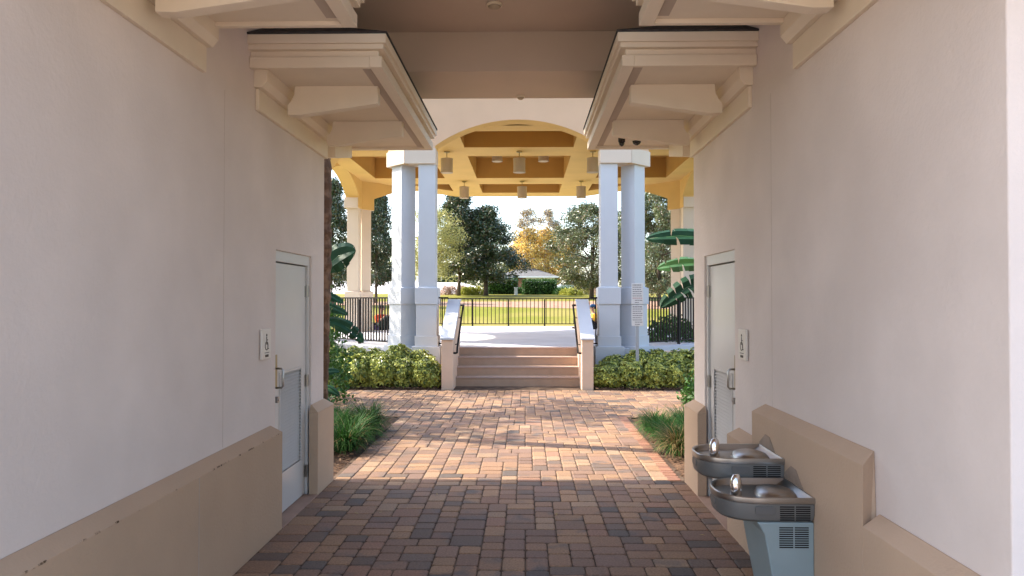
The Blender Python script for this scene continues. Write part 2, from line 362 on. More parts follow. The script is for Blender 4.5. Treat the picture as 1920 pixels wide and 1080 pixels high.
# ---------------------------------------------------------------- the two buildings of the passage
def prism(poly, fn, t0, t1, mb=None, mi=0):
    mb = mb or MB(); return mb.hull([fn(a, b, t0) for a, b in poly], [fn(a, b, t1) for a, b in poly], mi)
def building(side):
    left = side == 'left'
    P = (lambda d: XL+d) if left else (lambda d: XR-d)       # d = distance out from the passage wall
    out = -8.6 if left else 8.6
    T = empty('restroom_building', (P(0), YE, 0), 0,
        'cream stucco building left of the passage with grey door and unbroken tan plinth' if left else
        'cream stucco building right of the passage, its plinth stepping up behind drinking fountains', 'building')
    T.location = (0, 0, 0)
    DN, DF, DH = 5.72, 6.68, 2.135
    g = MB(); prism([(YN, -.04), (DN, -.04), (DN, DH), (DF, DH), (DF, -.04), (YE, -.04), (YE, 4.5), (YN, 4.5)], lambda a, b, t: (P(t), a, b), 0, -.22, g)
    g.box(P(-.22), out, YN, YN+.2, -.04, 4.5); g.box(P(-.22), out, YE-.2, YE, -.04, 4.5); g.box(out, out+(.2 if left else -.2), YN+.2, YE-.2, -.04, 4.5)
    g.build('wall', M['wall'], T, bevel=.006)
    g = MB(); g.box(P(-.001), out, YN-.1, YE+.1, 4.503, 4.62); g.build('roof', M['shingle'], T)
    # plinth: battered cap, 8 cm proud
    def pl(a, b, zt, ca, cb, mb, over=.08, th=.055):
        # ca/cb: cap bevelled at that end
        x0, x1 = P(over), P(0); ia = .06 if ca else 0; ib = .06 if cb else 0
        mb.box(x0, P(.0), a, b, -.04, zt-.0)
        mb.hull([(x0, a, zt), (x1, a, zt), (x1, b, zt), (x0, b, zt)], [(P(.008), a+ia, zt+th), (x1, a+ia, zt+th), (x1, b-ib, zt+th), (P(.008), b-ib, zt+th)])
    def plinth_part(a, b, zt, ca, cb, over=.08, th=.055):
        prof = [(0, -.04), (over, -.04), (over, zt), (.006, zt+th), (0, zt+th)]
        m = MB(); ia = .05 if ca else 0; ib = .05 if cb else 0
        ra = [(P(d), a+(ia if z > zt+.001 else 0), z) for d, z in prof]; rb = [(P(d), b-(ib if z > zt+.001 else 0), z) for d, z in prof]
        m.hull(ra, rb); return m.build('plinth', M['plinth_worn' if left else 'plinth'], T, bevel=.004)
    if left:
        plinth_part(YN-.08, 5.65, .735, False, True)
    else:
        plinth_part(YN-.08, 3.40, .72, False, False)
        plinth_part(3.40, 5.04, .995, True, True)
        plinth_part(5.04, 5.66, .73, False, True)
    # pilaster plinth round the far corner
    zt = .735; m = MB(); e = YE+.08
    sg = 1 if left else -1
    bo = [(P(.08), 6.62), (P(.08), e), (P(-.9), e), (P(-.9), YE), (P(0), YE), (P(0), 6.62)]
    to = [(P(.006), 6.67), (P(.006), YE+.006), (P(-.9), YE+.006), (P(-.9), YE), (P(0), YE), (P(0), 6.67)]
    m.hull([(x, y, -.04) for x, y in bo], [(x, y, zt) for x, y in bo]); m.build('plinth', M['plinth'], T, bevel=.004)
    m = MB(); m.hull([(x, y, zt+.0005) for x, y in bo], [(x, y, zt+.06) for x, y in to]); m.build('plinth_cap', M['plinth'], T)
    m = MB(); m.box(P(-.9), out, YE, e, -.04, zt); m.build('plinth', M['plinth'], T, bevel=.004)
    m = MB(); m.box(P(-.1), out, YN-.08, YN, -.04, zt); m.build('plinth', M['plinth'], T, bevel=.004)
    # fine vertical control joints in the stucco
    m = MB()
    for y in ((4.72,) if left else (4.86,)): m.box(P(.0012), P(-.01), y, y+.0015, .8, 3.1)
    m.build('control_joint', M['vent'], T)
    if left:
        m = MB(); m.box(P(.0815), P(.07), 4.2, 4.204, 0, .73); m.build('control_joint', M['vent'], T)
    # threshold
    m = MB(); m.box(P(.085), P(-.2), 5.652, 6.618, -.03, .003); m.build('threshold', M['conc'], T, bevel=.004)
    # door frame
    fr = MB(); fr.box(P(-.018), P(-.11), DN+.0, DN+.045, 0, DH); fr.box(P(-.018), P(-.11), DF-.045, DF, 0, DH); fr.box(P(-.018), P(-.11), DN+.045, DF-.045, 2.05, DH)
    F = fr.build('door_frame', M['door'], T, bevel=.003)
    d = MB(); y0, y1 = DN+.05, DF-.05; ly0, ly1 = DN+.2, DF-.17; lz0, lz1 = .32, 1.16; a, b = P(-.04), P(-.084)
    d.box(a, b, y0, ly0, .012, 2.04); d.box(a, b, ly1, y1, .012, 2.04); d.box(a, b, ly0, ly1, .012, lz0); d.box(a, b, ly0, ly1, lz1, 2.04)
    D = d.build('door', M['door'], T)
    m = MB(); k = 0; z = lz0+.008
    while z < lz1-.008:
        m.obox(((P(-.052)), (ly0+ly1)/2, z), (.0105*sg, 0, -.0095), (0, (ly1-ly0)/2-.001, 0), (.0005*sg, 0, .0009)); z += .028
    m.build('louver', M['door'], D)
    m = MB()
    for q in ((ly0, ly0+.018, lz0, lz1), (ly1-.018, ly1, lz0, lz1)): m.box(P(-.034), P(-.0395), *q)
    for q in ((ly0+.018, ly1-.018, lz0, lz0+.018), (ly0+.018, ly1-.018, lz1-.018, lz1)): m.box(P(-.034), P(-.0395), *q)
    m.build('louver_frame', M['door'], D)
    m = MB(); m.box(P(-.075), P(-.083), ly0, ly1, lz0, lz1); m.build('louver_backing', M['vent'], D)
    m = MB(); m.box(P(-.037), P(-.0398), y0+.02, y0+.10, 1.04, 1.31); m.build('pull_plate', M['bronze'], D, bevel=.001)
    hy = y0+.075; m = MB(); m.tube([(P(-.037), hy, 1.20), (P(.005), hy, 1.20), (P(.018), hy, 1.187), (P(.018), hy, 1.06), (P(.005), hy, 1.047), (P(-.037), hy, 1.047)], .0085, 10)
    m.build('handle', M['steel'], D, smooth=True)
    m = MB(); m.tube([(P(-.037), y0+.055, .955), (P(-.012), y0+.055, .955)], .026, 16); m.tube([(P(-.012), y0+.055, .955), (P(-.006), y0+.055, .955)], .012, 12); m.build('lock', M['steel'], D)
    for z in (.21, 1.02, 1.82):
        m = MB(); m.tube([(P(-.028), DF-.048, z-.055), (P(-.028), DF-.048, z+.055)], .0085, 10); m.box(P(-.016), P(-.0178), DF-.044, DF-.012, z-.05, z+.05); m.box(P(-.036), P(-.0395), DF-.085, DF-.052, z-.05, z+.05)
        m.build('hinge', M['steel'], D)
    # eaves: near one round the front corner, far one round the back corner
    def eave(a, b, wrap):
        E = MB(); Z0 = 3.40
        def ring(i, za, zb, mb):
            aa = a+i if wrap == 'far' else a+.0+i; bb = b-i
            mb.box(P(0), P(.97-i), aa, bb, za, zb)
            if wrap == 'far': mb.box(P(0), out, YE, bb, za, zb)
            else: mb.box(P(0), out, aa, YN, za, zb)
        for i, za, zb in ((0, 3.535, 3.60), (.02, 3.50, 3.535), (.062, Z0, 3.50)): ring(i, za, zb, E)
        E.build('soffit', M['trim'], T, bevel=.003)
        # hanging fascia lip
        L = MB(); i = .035; t = .085; z0, z1 = 3.374, 3.452; dd = .97-i
        L.box(P(dd), P(dd-t), a+i, b-i, z0, z1)
        if wrap == 'far':
            L.box(P(dd-t), P(0.002), a+i, a+i+t*.5, z0, z1); L.box(P(dd-t), out, b-i-t, b-i, z0, z1)
        else:
            L.box(P(dd-t), P(0.002), b-i-t*.5, b-i, z0, z1); L.box(P(dd-t), out, a+i, a+i+t, z0, z1)
        L.build('fascia', M['trim'], T, bevel=.004)
        V = MB(); V.box(P(.84), P(.775), a+.1, b-.13, Z0-.003, Z0+.01); V.build('soffit_vent', M['vent'], T)
        # shingle skirt
        q = MB(); ov = .008; zz = 3.601
        if wrap == 'far':
            bo = [(P(0), a-ov), (P(.97+ov), a-ov), (P(.97+ov), b+ov), (out, b+ov), (out, YE), (P(0), YE)]
            to = [(P(0), a+.85), (P(.05), a+.85), (P(.05), YE+.05), (out, YE+.05), (out, YE), (P(0), YE)]
        else:
            bo = [(P(0), b+ov), (P(.97+ov), b+ov), (P(.97+ov), a-ov), (out, a-ov), (out, YN), (P(0), YN)]
            to = [(P(0), b-.85), (P(.05), b-.85), (P(.05), YN-.05), (out, YN-.05), (out, YN), (P(0), YN)]
        q.hull([(x, y, zz) for x, y in bo], [(x, y, zz+.012) for x, y in bo])
        q.hull([(x, y, zz+.0122) for x, y in bo], [(x, y, 4.0) for x, y in to]); q.build('shingles', M['shingle'], T)
        # ledger and frieze board on the wall
        fa, fb = (a+.13, YE) if wrap == 'far' else (YN, b-.02)
        q = MB(); prism([(0, 3.265), (.06, 3.265), (.095, 3.31), (.095, Z0), (0, Z0)], lambda d_, z, y: (P(d_), y, z), fa, fb+(.095 if wrap == 'far' else 0), q)
        if wrap == 'far': q.box(P(0), out, YE, YE+.095, 3.27, Z0)
        else: q.box(P(0), out, YN-.095, YN, 3.27, Z0)
        q.build('ledger', M['trim'], T, bevel=.003)
        q = MB(); q.box(P(.028), P(0), fa+.03, fb+(.028 if wrap == 'far' else -.015), 3.11, 3.264)
        if wrap == 'far': q.box(P(0), out, YE, YE+.028, 3.11, 3.268)
        q.build('frieze_board', M['trim'], T, bevel=.003)
        # outlookers
        ybr = (5.67, 6.80) if wrap == 'far' else (3.62, 2.62)
        for y in ybr:
            q = MB(); prism([(.10, 3.178), (.20, 3.176), (.80, 3.262), (.80, Z0), (.155, Z0), (.15, 3.33), (.125, 3.28), (.10, 3.255)], lambda d_, z, t: (P(d_), t, z), y, y+.09, q)
            q.build('eave_bracket', M['trim'], T, bevel=.004)
        if wrap == 'far':
            for x in ((-.02), (-1.3), (-2.6)):
                q = MB(); prism([(.10, 3.14), (.2, 3.15), (.80, 3.27), (.80, Z0), (.10, Z0)], lambda d_, z, t: (t, YE+d_, z), P(x), P(x+.1), q)
                q.build('eave_bracket', M['trim'], T, bevel=.004)
    eave(5.10, 8.06, 'far'); eave(1.52, 4.42, 'near')
    # plaque beside the door
    pc = 5.46; B = empty('restroom_sign', (P(0), pc, 1.42), 0, ('small cream restroom plaque with wheelchair symbol on the left wall' if left else 'small cream restroom plaque with wheelchair symbol on the right wall'), 'sign', 'restroom plaques beside the doors')
    B.location = (0, 0, 0)
    m = MB(); m.box(P(.004), P(.022), pc-.095, pc+.095, 1.305, 1.53); m.build('plate', M['plaque'], B, bevel=.006)
    m = MB(); fy = lambda s: pc+s*(1 if left else -1); f = P(.0222); f2 = P(.0245)
    def blk(s0, s1, z0, z1): m.box(f, f2, fy(s0), fy(s1), z0, z1)
    # seated figure in a wheelchair
    for k in range(12):
        a0, a1 = R(-60+k*25), R(-60+(k+1)*25); cx, cz, rr = -.005, 1.405, .030
        m.obox(((f+f2)/2, fy(cx+rr*math.cos((a0+a1)/2)), cz-rr*math.sin((a0+a1)/2)), (.0012, 0, 0), (0, (1 if left else -1)*-rr*math.sin((a0+a1)/2)*.25, -rr*math.cos((a0+a1)/2)*.25), (0, (1 if left else -1)*.003*math.cos((a0+a1)/2), -.003*math.sin((a0+a1)/2)))
    m.tube([(f, fy(-.004), 1.484), (f2, fy(-.004), 1.484)], .010, 12)
    blk(-.009, .001, 1.422, 1.472); blk(-.009, .024, 1.414, 1.423); blk(.016, .025, 1.385, 1.416); blk(.016, .038, 1.379, 1.387); blk(0, .02, 1.444, 1.451)
    blk(-.045, .045, 1.352, 1.356)
    m.build('symbol', M['brownink'], B)
    m = MB(); m.box(f, f2, pc-.033, pc+.033, 1.322, 1.340); 
    m.build('lettering', M['brownink'], B)
    return T
building('left'); building('right')

# passage ceiling and end beam
T = empty('passage_roof', (0, 0, 0), 0, 'beige flat ceiling spanning the passage between both buildings, dropping to a deep beam', 'roof')
g = MB(); g.box(XL-.3, XR+.3, 1.9, YE, 4.33, 4.50); g.build('ceiling', M['ceiling'], T)
g = MB(); g.box(XL-1.6, XR+1.6, YE+.002, 8.06, 3.946, 4.55); g.build('beam', M['ceiling'], T, bevel=.006)
g = MB(); g.box(XL-.3, XR+.3, 1.8, 8.2, 4.63, 4.70); g.build('roof_deck', M['shingle'], T)
def dome_light(x, y, z, r, label):
    L = empty('ceiling_light', (x, y, z), 0, label, 'ceiling light')
    m = MB(); m.lathe((0, 0, 0), [(r*1.15, -.001), (r*1.15, -.018), (r, -.022)], 24); m.build('rim', M['trim'], L)
    m = MB(); m.lathe((0, 0, 0), [(r*.95, -.0225), (r*.8, -.034), (r*.4, -.042), (.002, -.044)], 24); m.build('lens', M['shade'], L, smooth=True)
dome_light(-.27, 6.42, 4.33, .06, 'small round light recessed in the flat passage ceiling')
dome_light(-.05, 7.95, 3.946, .04, 'tiny round light under the far edge of the passage beam')
for x, y, r, lab in ((.985, 7.55, .028, 'smaller black security camera dome under the right eave'), (1.13, 7.5, .042, 'larger black security camera dome under the right eave')):
    L = empty('security_camera', (x, y, 3.372), 0, lab, 'camera')
    m = MB(); m.lathe((0, 0, 0), [(r*1.3, 0.03), (r*1.3, -.012), (r*1.1, -.018)], 20); m.build('base', M['trim'] if r > .03 else M['blackglass'], L)
    m = MB(); m.lathe((0, 0, 0), [(r*1.05, -.0185), (r, -.035), (r*.75, -.05), (r*.3, -.06), (.002, -.062)], 20); m.build('dome', M['blackglass'], L, smooth=True)

# ---------------------------------------------------------------- drinking fountains
def fountain(yc, ztop, low):
    X0 = 1.53
    T = empty('drinking_fountain', (X0, yc, ztop), math.pi, 'lower and nearer stainless drinking fountain, its pale grey cabinet reaching down the plinth' if low else 'upper and farther stainless drinking fountain on the plinth, with no cabinet below', 'drinking fountain', 'pair of drinking fountains')
    # local frame: +x out from the wall (rotated 180), y along, z from the rim
    hw = .228; Ln = .485
    def outline(sc, dx=0, n=20):
        pts = [(0.0, -hw), ]
        st = Ln-hw*1.05
        for k in range(n+1):
            a = -math.pi/2+math.pi*k/n; ca, sa = math.cos(a), math.sin(a)
            pts.append((st+hw*1.05*(abs(ca)**.8)*(1 if ca >= 0 else -1), hw*(abs(sa)**.8)*(1 if sa > 0 else -1)))
        pts.append((0.0, hw))
        cx = Ln*.5
        return [((x-cx)*sc+cx+dx, y*sc) for x, y in pts]
    def rings(spec, name, mt, bottom=True, top=True, parent=T):
        m = MB(); vs = []; n = len(outline(1))
        for sc, z, dx in spec: vs += [(x if x > 0 else 0, y, z) for x, y in outline(sc, dx)]
        fs = []
        for i in range(len(spec)-1):
            for k in range(n): fs.append((i*n+k, i*n+(k+1) % n, (i+1)*n+(k+1) % n, (i+1)*n+k))
        if bottom: fs.append(tuple(range(n))[::-1])
        if top: fs.append(tuple(range((len(spec)-1)*n, len(spec)*n)))
        m.add(vs, fs); ob = m.build(name, mt, parent); ob.data.polygons.foreach_set('use_smooth', [True]*len(ob.data.polygons))
        ob.data.set_sharp_from_angle(angle=R(32)); return ob
    rings([(.90, -.132, 0), (.965, -.118, 0), (.985, -.09, 0), (.985, -.034, 0)], 'apron', M['greycase'])
    rings([(.97, -.0338, 0), (1, -.031, 0), (1.005, -.020, 0), (1.0, -.004, 0), (.985, 0, 0), (.955, -.001, 0), (.93, -.010, 0), (.865, -.030, .024), (.76, -.056, .036), (.45, -.064, .06), (.06, -.066, .07)], 'basin', M['steel'], bottom=True)
    # raised deck on the wall side of the basin
    m = MB(); vs = []; nn = 16
    for r_, z in ((1, -.058), (.95, -.028), (.86, -.010), (.6, .001), (.02, .004)):
        for k in range(nn):
            a = 2*math.pi*k/nn; vs.append((.145+.115*r_*math.cos(a), .03+.165*r_*math.sin(a), z))
    m.add(vs, [(i*nn+k, i*nn+(k+1) % nn, (i+1)*nn+(k+1) % nn, (i+1)*nn+k) for i in range(4) for k in range(nn)]+[tuple(range(4*nn, 5*nn))])
    m.build('deck', M['steel'], T, smooth=True)
    m = MB(); m.lathe((.30, 0, 0), [(.02, -.07), (.02, -.061), (.012, -.060)], 16); m.build('drain', M['dark'], T)
    # bubbler
    m = MB(); bx, by = .385, .115; m.tube([(bx, by, -.06), (bx, by, .03), (bx, by, .062), (bx-.006, by-.002, .082), (bx-.018, by-.006, .092)], [.031, .031, .030, .024, .010], 16); m.build('bubbler', M['chrome'], T, smooth=True)
    # push pads
    def pad(m, c, u, wv, nrm, t):
        c, u, wv, nrm = map(Vector, (c, u, wv, nrm)); pts = []
        for k in range(20):
            a = 2*math.pi*k/20; ca, sa = math.cos(a), math.sin(a)
            pts.append(c+u*(abs(ca)**.45)*(1 if ca > 0 else -1)+wv*(abs(sa)**.45)*(1 if sa > 0 else -1))
        m.hull(pts, [p+nrm*t for p in pts])
    m = MB(); pad(m, (.26, hw*.985, -.066), (.055, 0, 0), (0, 0, .022), (0, 1, 0), .005); m.build('push_bar', M['greycase2'], T)
    m = MB(); pad(m, (Ln*.985+.0, 0, -.066), (0, .05, 0), (0, 0, .02), (1, 0, 0), .005); m.build('push_bar', M['greycase2'], T)
    # vents on the side by the wall
    def vent(x0, x1, z0, z1, n, y):
        m = MB()
        for k in range(n):
            z = z0+(z1-z0)*(k+.5)/n
            for a, b in ((x0, (x0+x1)/2-.004), ((x0+x1)/2+.004, x1)): m.box(a, b, y, y+.0012, z-.0032, z+.0032)
        return m
    vent(.025, .185, -.122, -.042, 7, hw*.986).build('vent', M['dark'], T)
    if low:
        w2 = hw*.93; prof = [(0, -.133), (.30, -.133), (.262, -.20), (.235, -.35), (.185, -.62), (0, -.62)]
        m = MB(); m.hull([(x, -w2, z) for x, z in prof], [(x, w2, z) for x, z in prof]); c = m.build('cabinet', M['greypanel'], T, bevel=.008)
        vent(.03, .185, -.27, -.155, 10, w2+.0005).build('vent', M['dark'], c)
    return T
fountain(4.175, .70, True); fountain(4.63, .81, False)
# darker splash patches on the plinth behind the fountains
for yy, zz, lab in ((4.72, .80, 'brown stained backing panel on the plinth behind the upper fountain'), (4.27, .70, 'brown stained backing panel on the plinth behind the lower fountain')):
    m = MB(); pts = [(yy-.2, zz-.12), (yy+.2, zz-.12), (yy+.15, zz+.02), (yy+.03, zz+.09), (yy-.05, zz+.085), (yy-.16, zz+.0)]
    m.hull([(1.5295, a, b) for a, b in pts], [(1.526, a, b) for a, b in pts])
    tag(m.build('backing_panel', mat('stained_panel', (.30, .225, .17), .7, var=.15, vscale=14)), lab, 'backing panel')

# ---------------------------------------------------------------- pavilion
PX, PZ, CZ = -.157, .73, 5.48
V = [(-2.36, 15.4), (2.36, 15.4), (5.42, 18.5), (5.42, 23.4), (2.36, 26.8), (-2.36, 26.8), (-5.42, 23.4), (-5.42, 18.5)]
V = [Vector((x+PX, y)) for x, y in V]
PV = empty('pavilion', (0, 0, 0), 0, 'octagonal open pavilion with paired white columns and ochre coffered ceiling beyond the steps', 'pavilion')
def inset(poly, t):
    n = len(poly); out = []
    for i in range(n):
        a, b, c = poly[i-1], poly[i], poly[(i+1) % n]
        d1 = (b-a).normalized(); d2 = (c-b).normalized(); n1 = Vector((-d1.y, d1.x)); n2 = Vector((-d2.y, d2.x))
        k = (n1+n2); k = k/(k.length**2)*2; out.append(b+k*t)
    return out
def clip(poly, p, nrm, keep=1):
    out = []; n = len(poly)
    for i in range(n):
        a, b = poly[i], poly[(i+1) % n]; da = (a-p).dot(nrm)*keep; db = (b-p).dot(nrm)*keep
        if da >= 0: out.append(a)
        if da*db < 0: out.append(a+(b-a)*(da/(da-db)))
    return out
Vi = inset(V, .42)      # inner line of header
def header(i):
    a, b = V[i], V[(i+1) % 8]; ai, bi = Vi[i], Vi[(i+1) % 8]
    d = (b-a); L = d.length; d = d/L; nn = Vector((-d.y, d.x)); th = .42
    hasA = i not in (4, 5); hasB = (i+1) % 8 not in (4, 5)
    cw = .635; zs, zc, zb, ztop = 4.96, 5.50, 4.59, 6.2
    pts = []
    if hasA and hasB:
        half = L/2-cw; rise = zc-zs; rad = (half*half+rise*rise)/(2*rise); an = math.asin(half/rad)
        pts = [(0, zb), (cw, zb)]+[(L/2+rad*math.sin(-an+2*an*k/20), zc-rad+rad*math.cos(-an+2*an*k/20)) for k in range(21)]+[(L-cw, zb), (L, zb)]
    elif hasA:
        pts = [(0, zb), (cw, zb), (cw, zs)]+[(cw+1.9*math.sin(R(90*k/10))*1.0, zs+(CZ-zs)*(1-math.cos(R(90*k/10)))**.6) for k in range(1, 11)][:0]
        pts += [(cw+2.2*(k/10), zs+(CZ-zs)*math.sin(R(9*k))) for k in range(1, 11)]+[(L, CZ)]
    elif hasB:
        pts = [(0, CZ)]+[(L-cw-2.2*(k/10), zs+(CZ-zs)*math.sin(R(9*k))) for k in range(10, 0, -1)]+[(L-cw, zs), (L-cw, zb), (L, zb)]
    else: pts = [(0, CZ), (L, CZ)]
    pts += [(L, ztop), (0, ztop)]
    def P3(s, z, inner):
        if inner:
            if s <= 0: q = ai
            elif s >= L: q = bi
            else: q = a+d*s+nn*th
        else: q = a+d*s
        return (q.x, q.y, z)
    m = MB(); n = len(pts); m.add([P3(s, z, 0) for s, z in pts]+[P3(s, z, 1) for s, z in pts], [])
    m.f.append(tuple(range(n))); m.m.append(0); m.c.append(None)
    m.f.append(tuple(range(n, 2*n))[::-1]); m.m.append(1); m.c.append(None)
    for k in range(n): m.f.append((k, (k+1) % n, n+(k+1) % n, n+k)); m.m.append(1); m.c.append(None)
    m.build('header', [M['cream'], M['yellow']], PV, bevel=.01)
    for has, s0, sgn in ((hasA, 0, 1), (hasB, L, -1)):
        if not has: continue
        # capital band, mitred at the corner
        k = math.tan(math.acos(max(-1, min(1, d.dot((V[(i+2) % 8]-b).normalized() if sgn < 0 else (a-V[i-1]).normalized()))))/2)
        e = .03; q = [(s0-sgn*e*k, -e), (s0+sgn*(cw+.012), -e), (s0+sgn*(cw+.012), th-.02), (s0+sgn*.06, th-.02), (s0+sgn*.06, 0.01)]
        q3 = [a+d*s+nn*t for s, t in q]; m = MB(); zq = .002 if sgn > 0 else 0
        m.hull([(p.x, p.y, 4.585-zq) for p in q3], [(p.x, p.y, 4.90+zq) for p in q3]); m.build('capital', M['capital'], PV, bevel=.008)
        # column
        c0 = a+d*(s0+sgn*.455)+nn*.21 if i in (0,) else a+d*(s0+sgn*.35)+nn*.215
        off = .0 if sgn > 0 else .002
        def sq(h, z0, z1, mb): mb.hull([(*(c0+d*x*h+nn*y*h), z0) for x, y in ((-1, -1), (1, -1), (1, 1), (-1, 1))], [(*(c0+d*x*h+nn*y*h), z1) for x, y in ((-1, -1), (1, -1), (1, 1), (-1, 1))])
        m = MB(); sq(.18, 2.0, 4.59, m); pm = M['white'] if (i == 0 or (i == 1 and sgn > 0) or (i == 7 and sgn < 0)) else M['capital']; C = m.build('column', pm, PV, bevel=.006)  # columns behind the front pairs: yellow bounce light put into a creamier colour
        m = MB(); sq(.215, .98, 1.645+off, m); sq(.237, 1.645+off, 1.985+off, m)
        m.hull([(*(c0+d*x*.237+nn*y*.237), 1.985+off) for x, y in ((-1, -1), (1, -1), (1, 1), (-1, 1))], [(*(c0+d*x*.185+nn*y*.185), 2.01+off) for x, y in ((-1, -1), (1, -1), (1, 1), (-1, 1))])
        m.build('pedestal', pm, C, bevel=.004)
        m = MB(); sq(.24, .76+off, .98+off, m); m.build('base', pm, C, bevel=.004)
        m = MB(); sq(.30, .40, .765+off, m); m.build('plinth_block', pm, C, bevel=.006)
for i in range(8): header(i)
# coffered ceiling
def ceil():
    gx = [-9, -4.8, -2.32, -1.34, 1.34, 2.32, 4.8, 9]; gy = [10, 16.3, 18.1, 19.2, 22.7, 23.9, 25.9, 32]
    oc = Vi; inner = inset(V, .95)
    m = MB(); dpt = .62
    for ix in range(7):
        for iy in range(7):
            cell = [Vector((gx[ix]+PX, gy[iy])), Vector((gx[ix+1]+PX, gy[iy])), Vector((gx[ix+1]+PX, gy[iy+1])), Vector((gx[ix]+PX, gy[iy+1]))]
            for k in range(8):
                a, b = oc[k], oc[(k+1) % 8]; e = (b-a).normalized(); cell = clip(cell, a, Vector((-e.y, e.x))) if cell else cell
            if len(cell) < 3: continue
            if ix in (1, 3, 5) and iy in (1, 3, 5):
                rest = cell
                for k in range(8):
                    a, b = inner[k], inner[(k+1) % 8]; e = (b-a).normalized(); nn = Vector((-e.y, e.x))
                    outp = clip(rest, a, nn, -1)
                    if len(outp) > 2: m.add([(p.x, p.y, CZ) for p in outp], [tuple(range(len(outp)))], 0)
                    rest = clip(rest, a, nn, 1)
                    if len(rest) < 3: break
                if len(rest) > 2:
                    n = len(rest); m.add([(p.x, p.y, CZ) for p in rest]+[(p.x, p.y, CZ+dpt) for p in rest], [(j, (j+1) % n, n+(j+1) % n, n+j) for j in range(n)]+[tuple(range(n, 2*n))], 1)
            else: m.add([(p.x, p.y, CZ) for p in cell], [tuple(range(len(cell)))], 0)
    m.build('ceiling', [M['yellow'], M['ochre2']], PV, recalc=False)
ceil()
vo = inset(V, -.12); m = MB(); n = 8
m.hull([(p.x, p.y, 6.201) for p in vo], [(p.x, p.y, 6.30) for p in vo]); m.build('cornice', M['white'], PV)
m = MB(); vo2 = inset(V, .05); m.hull([(p.x, p.y, 6.302) for p in vo2], [(PX+(p.x-PX)*.05, 21.1+(p.y-21.1)*.05, 7.9) for p in vo2]); m.build('roof', M['grayroof'], PV)
# raised floor
fl = [Vector((x+PX, y)) for x, y in ((-2.45, 15.5), (-1.27, 15.5), (-1.27, 15.79), (1.27, 15.79), (1.27, 15.5), (2.45, 15.5), (5.75, 18.4), (5.75, 23.5), (4.4, 28.15), (-4.4, 28.15), (-5.75, 23.5), (-5.75, 18.4))]
m = MB(); m.hull([(p.x, p.y, .0) for p in fl], [(p.x, p.y, PZ-.16) for p in fl]); m.build('foundation', M['cheek'], PV)
fo = [Vector((p.x+(-.04 if p.x < PX-1.3 else .04 if p.x > PX+1.3 else 0), p.y-(.04 if p.y < 15.6 and abs(p.x-PX) > 1.3 else 0))) for p in fl]
m = MB(); m.hull([(p.x, p.y, PZ-.159) for p in fo], [(p.x, p.y, PZ) for p in fo]); m.build('floor', M['slab'], PV, bevel=.01)

# stairs
T = empty('staircase', (0, 0, 0), 0, 'four tan steps up to the pavilion between sloping stucco side walls', 'stairs')
m = MB(); x0, x1 = -1.42+.0, 1.13; tr = .27; y0 = 14.96
prof = [(y0, 0)]
for k in range(4): prof += [(y0+tr*k, .1825*(k+1)-.0), (min(15.788, y0+tr*(k+1)), .1825*(k+1))]
prof = [(y0, -.03)]+prof[1:-1]+[(15.788, .73), (15.788, -.03)]
m.hull([(x0, a, b) for a, b in prof], [(x1, a, b) for a, b in prof]); m.build('steps', M['step'], T, bevel=.012)
m = MB()
for k in range(4): m.box(x0+.001, x1-.001, y0+tr*k-.012, min(15.786, y0+tr*k+.06), .1825*(k+1)-.028, .1825*(k+1)+.0025)
m.build('nosing', mat('step_nosing', (.50, .37, .31), .8, var=.06, vscale=6), T, bevel=.006)
for xa, xb in ((-1.63, -1.405), (1.095, 1.32)):
    m = MB(); pr = [(14.36, -.03), (14.36, .955), (15.78, 1.70), (15.95, 1.70), (15.95, -.03)]
    m.hull([(xa, a, b) for a, b in pr], [(xb, a, b) for a, b in pr]); W = m.build('side_wall', M['cheek'], T, bevel=.008)
    e = .022; pr = [(14.33, .957), (14.33, .995), (15.77, 1.75), (15.98, 1.75), (15.98, 1.702), (15.78, 1.702), (14.36, .957)]
    m = MB(); m.hull([(xa-e, a, b) for a, b in pr], [(xb+e, a, b) for a, b in pr]); m.build('coping', M['white'], W, bevel=.006)
    s = 1 if xa < 0 else -1; xi = xb if xa < 0 else xa; xr = xi+s*.07
    m = MB(); m.tube([(xi+s*.0, 14.44, .70), (xi+s*.05, 14.43, .70), (xr, 14.44, .705), (xr, 14.52, .80), (xr, 15.85, 1.60), (xr, 16.05, 1.62), (xi, 16.07, 1.62)], .021, 10); Hh = m.build('handrail', M['iron'], T, smooth=True)
    m = MB()
    for y, z in ((14.75, .92), (15.6, 1.43)): m.tube([(xr, y, z-.01), (xr, y, z-.06), (xi+s*.001, y, z-.075)], .009, 8)
    m.build('bracket', M['iron'], Hh)

# railings
def railing(p, q, z, npost, label, group='dark metal railings round the pavilion floor', gap=.11, h=1.07, ends=(1, 1)):
    p, q = Vector((*p, z)), Vector((*q, z)); T = empty('railing', p, 0, label, 'railing', group)
    d = q-p; L = d.length; d.normalize(); nrm = Vector((-d.y, d.x, 0)); up = Vector((0, 0, 1))
    m = MB(); m.obox(d*L/2+up*(h-.02), d*L/2, nrm*.022, up*.016); m.build('top_rail', M['iron'], T)
    m = MB(); m.obox(d*L/2+up*.09, d*L/2, nrm*.014, up*.014); m.build('bottom_rail', M['iron'], T)
    m = MB(); n = int(L/gap)
    for k in range(1, n): m.obox(d*L*k/n+up*(.1+(h-.13)/2), d*.0125, nrm*.0125, up*((h-.13)/2))
    m.build('pickets', M['iron'], T)
    for k in range(npost):
        if (k == 0 and not ends[0]) or (k == npost-1 and not ends[1]): continue
        m = MB(); m.obox(d*L*k/(npost-1)+up*(h-.05)/2, d*.026, nrm*.026, up*(h-.05)/2-up*.0); m.build('post', M['iron'], T)
    return T
v = V
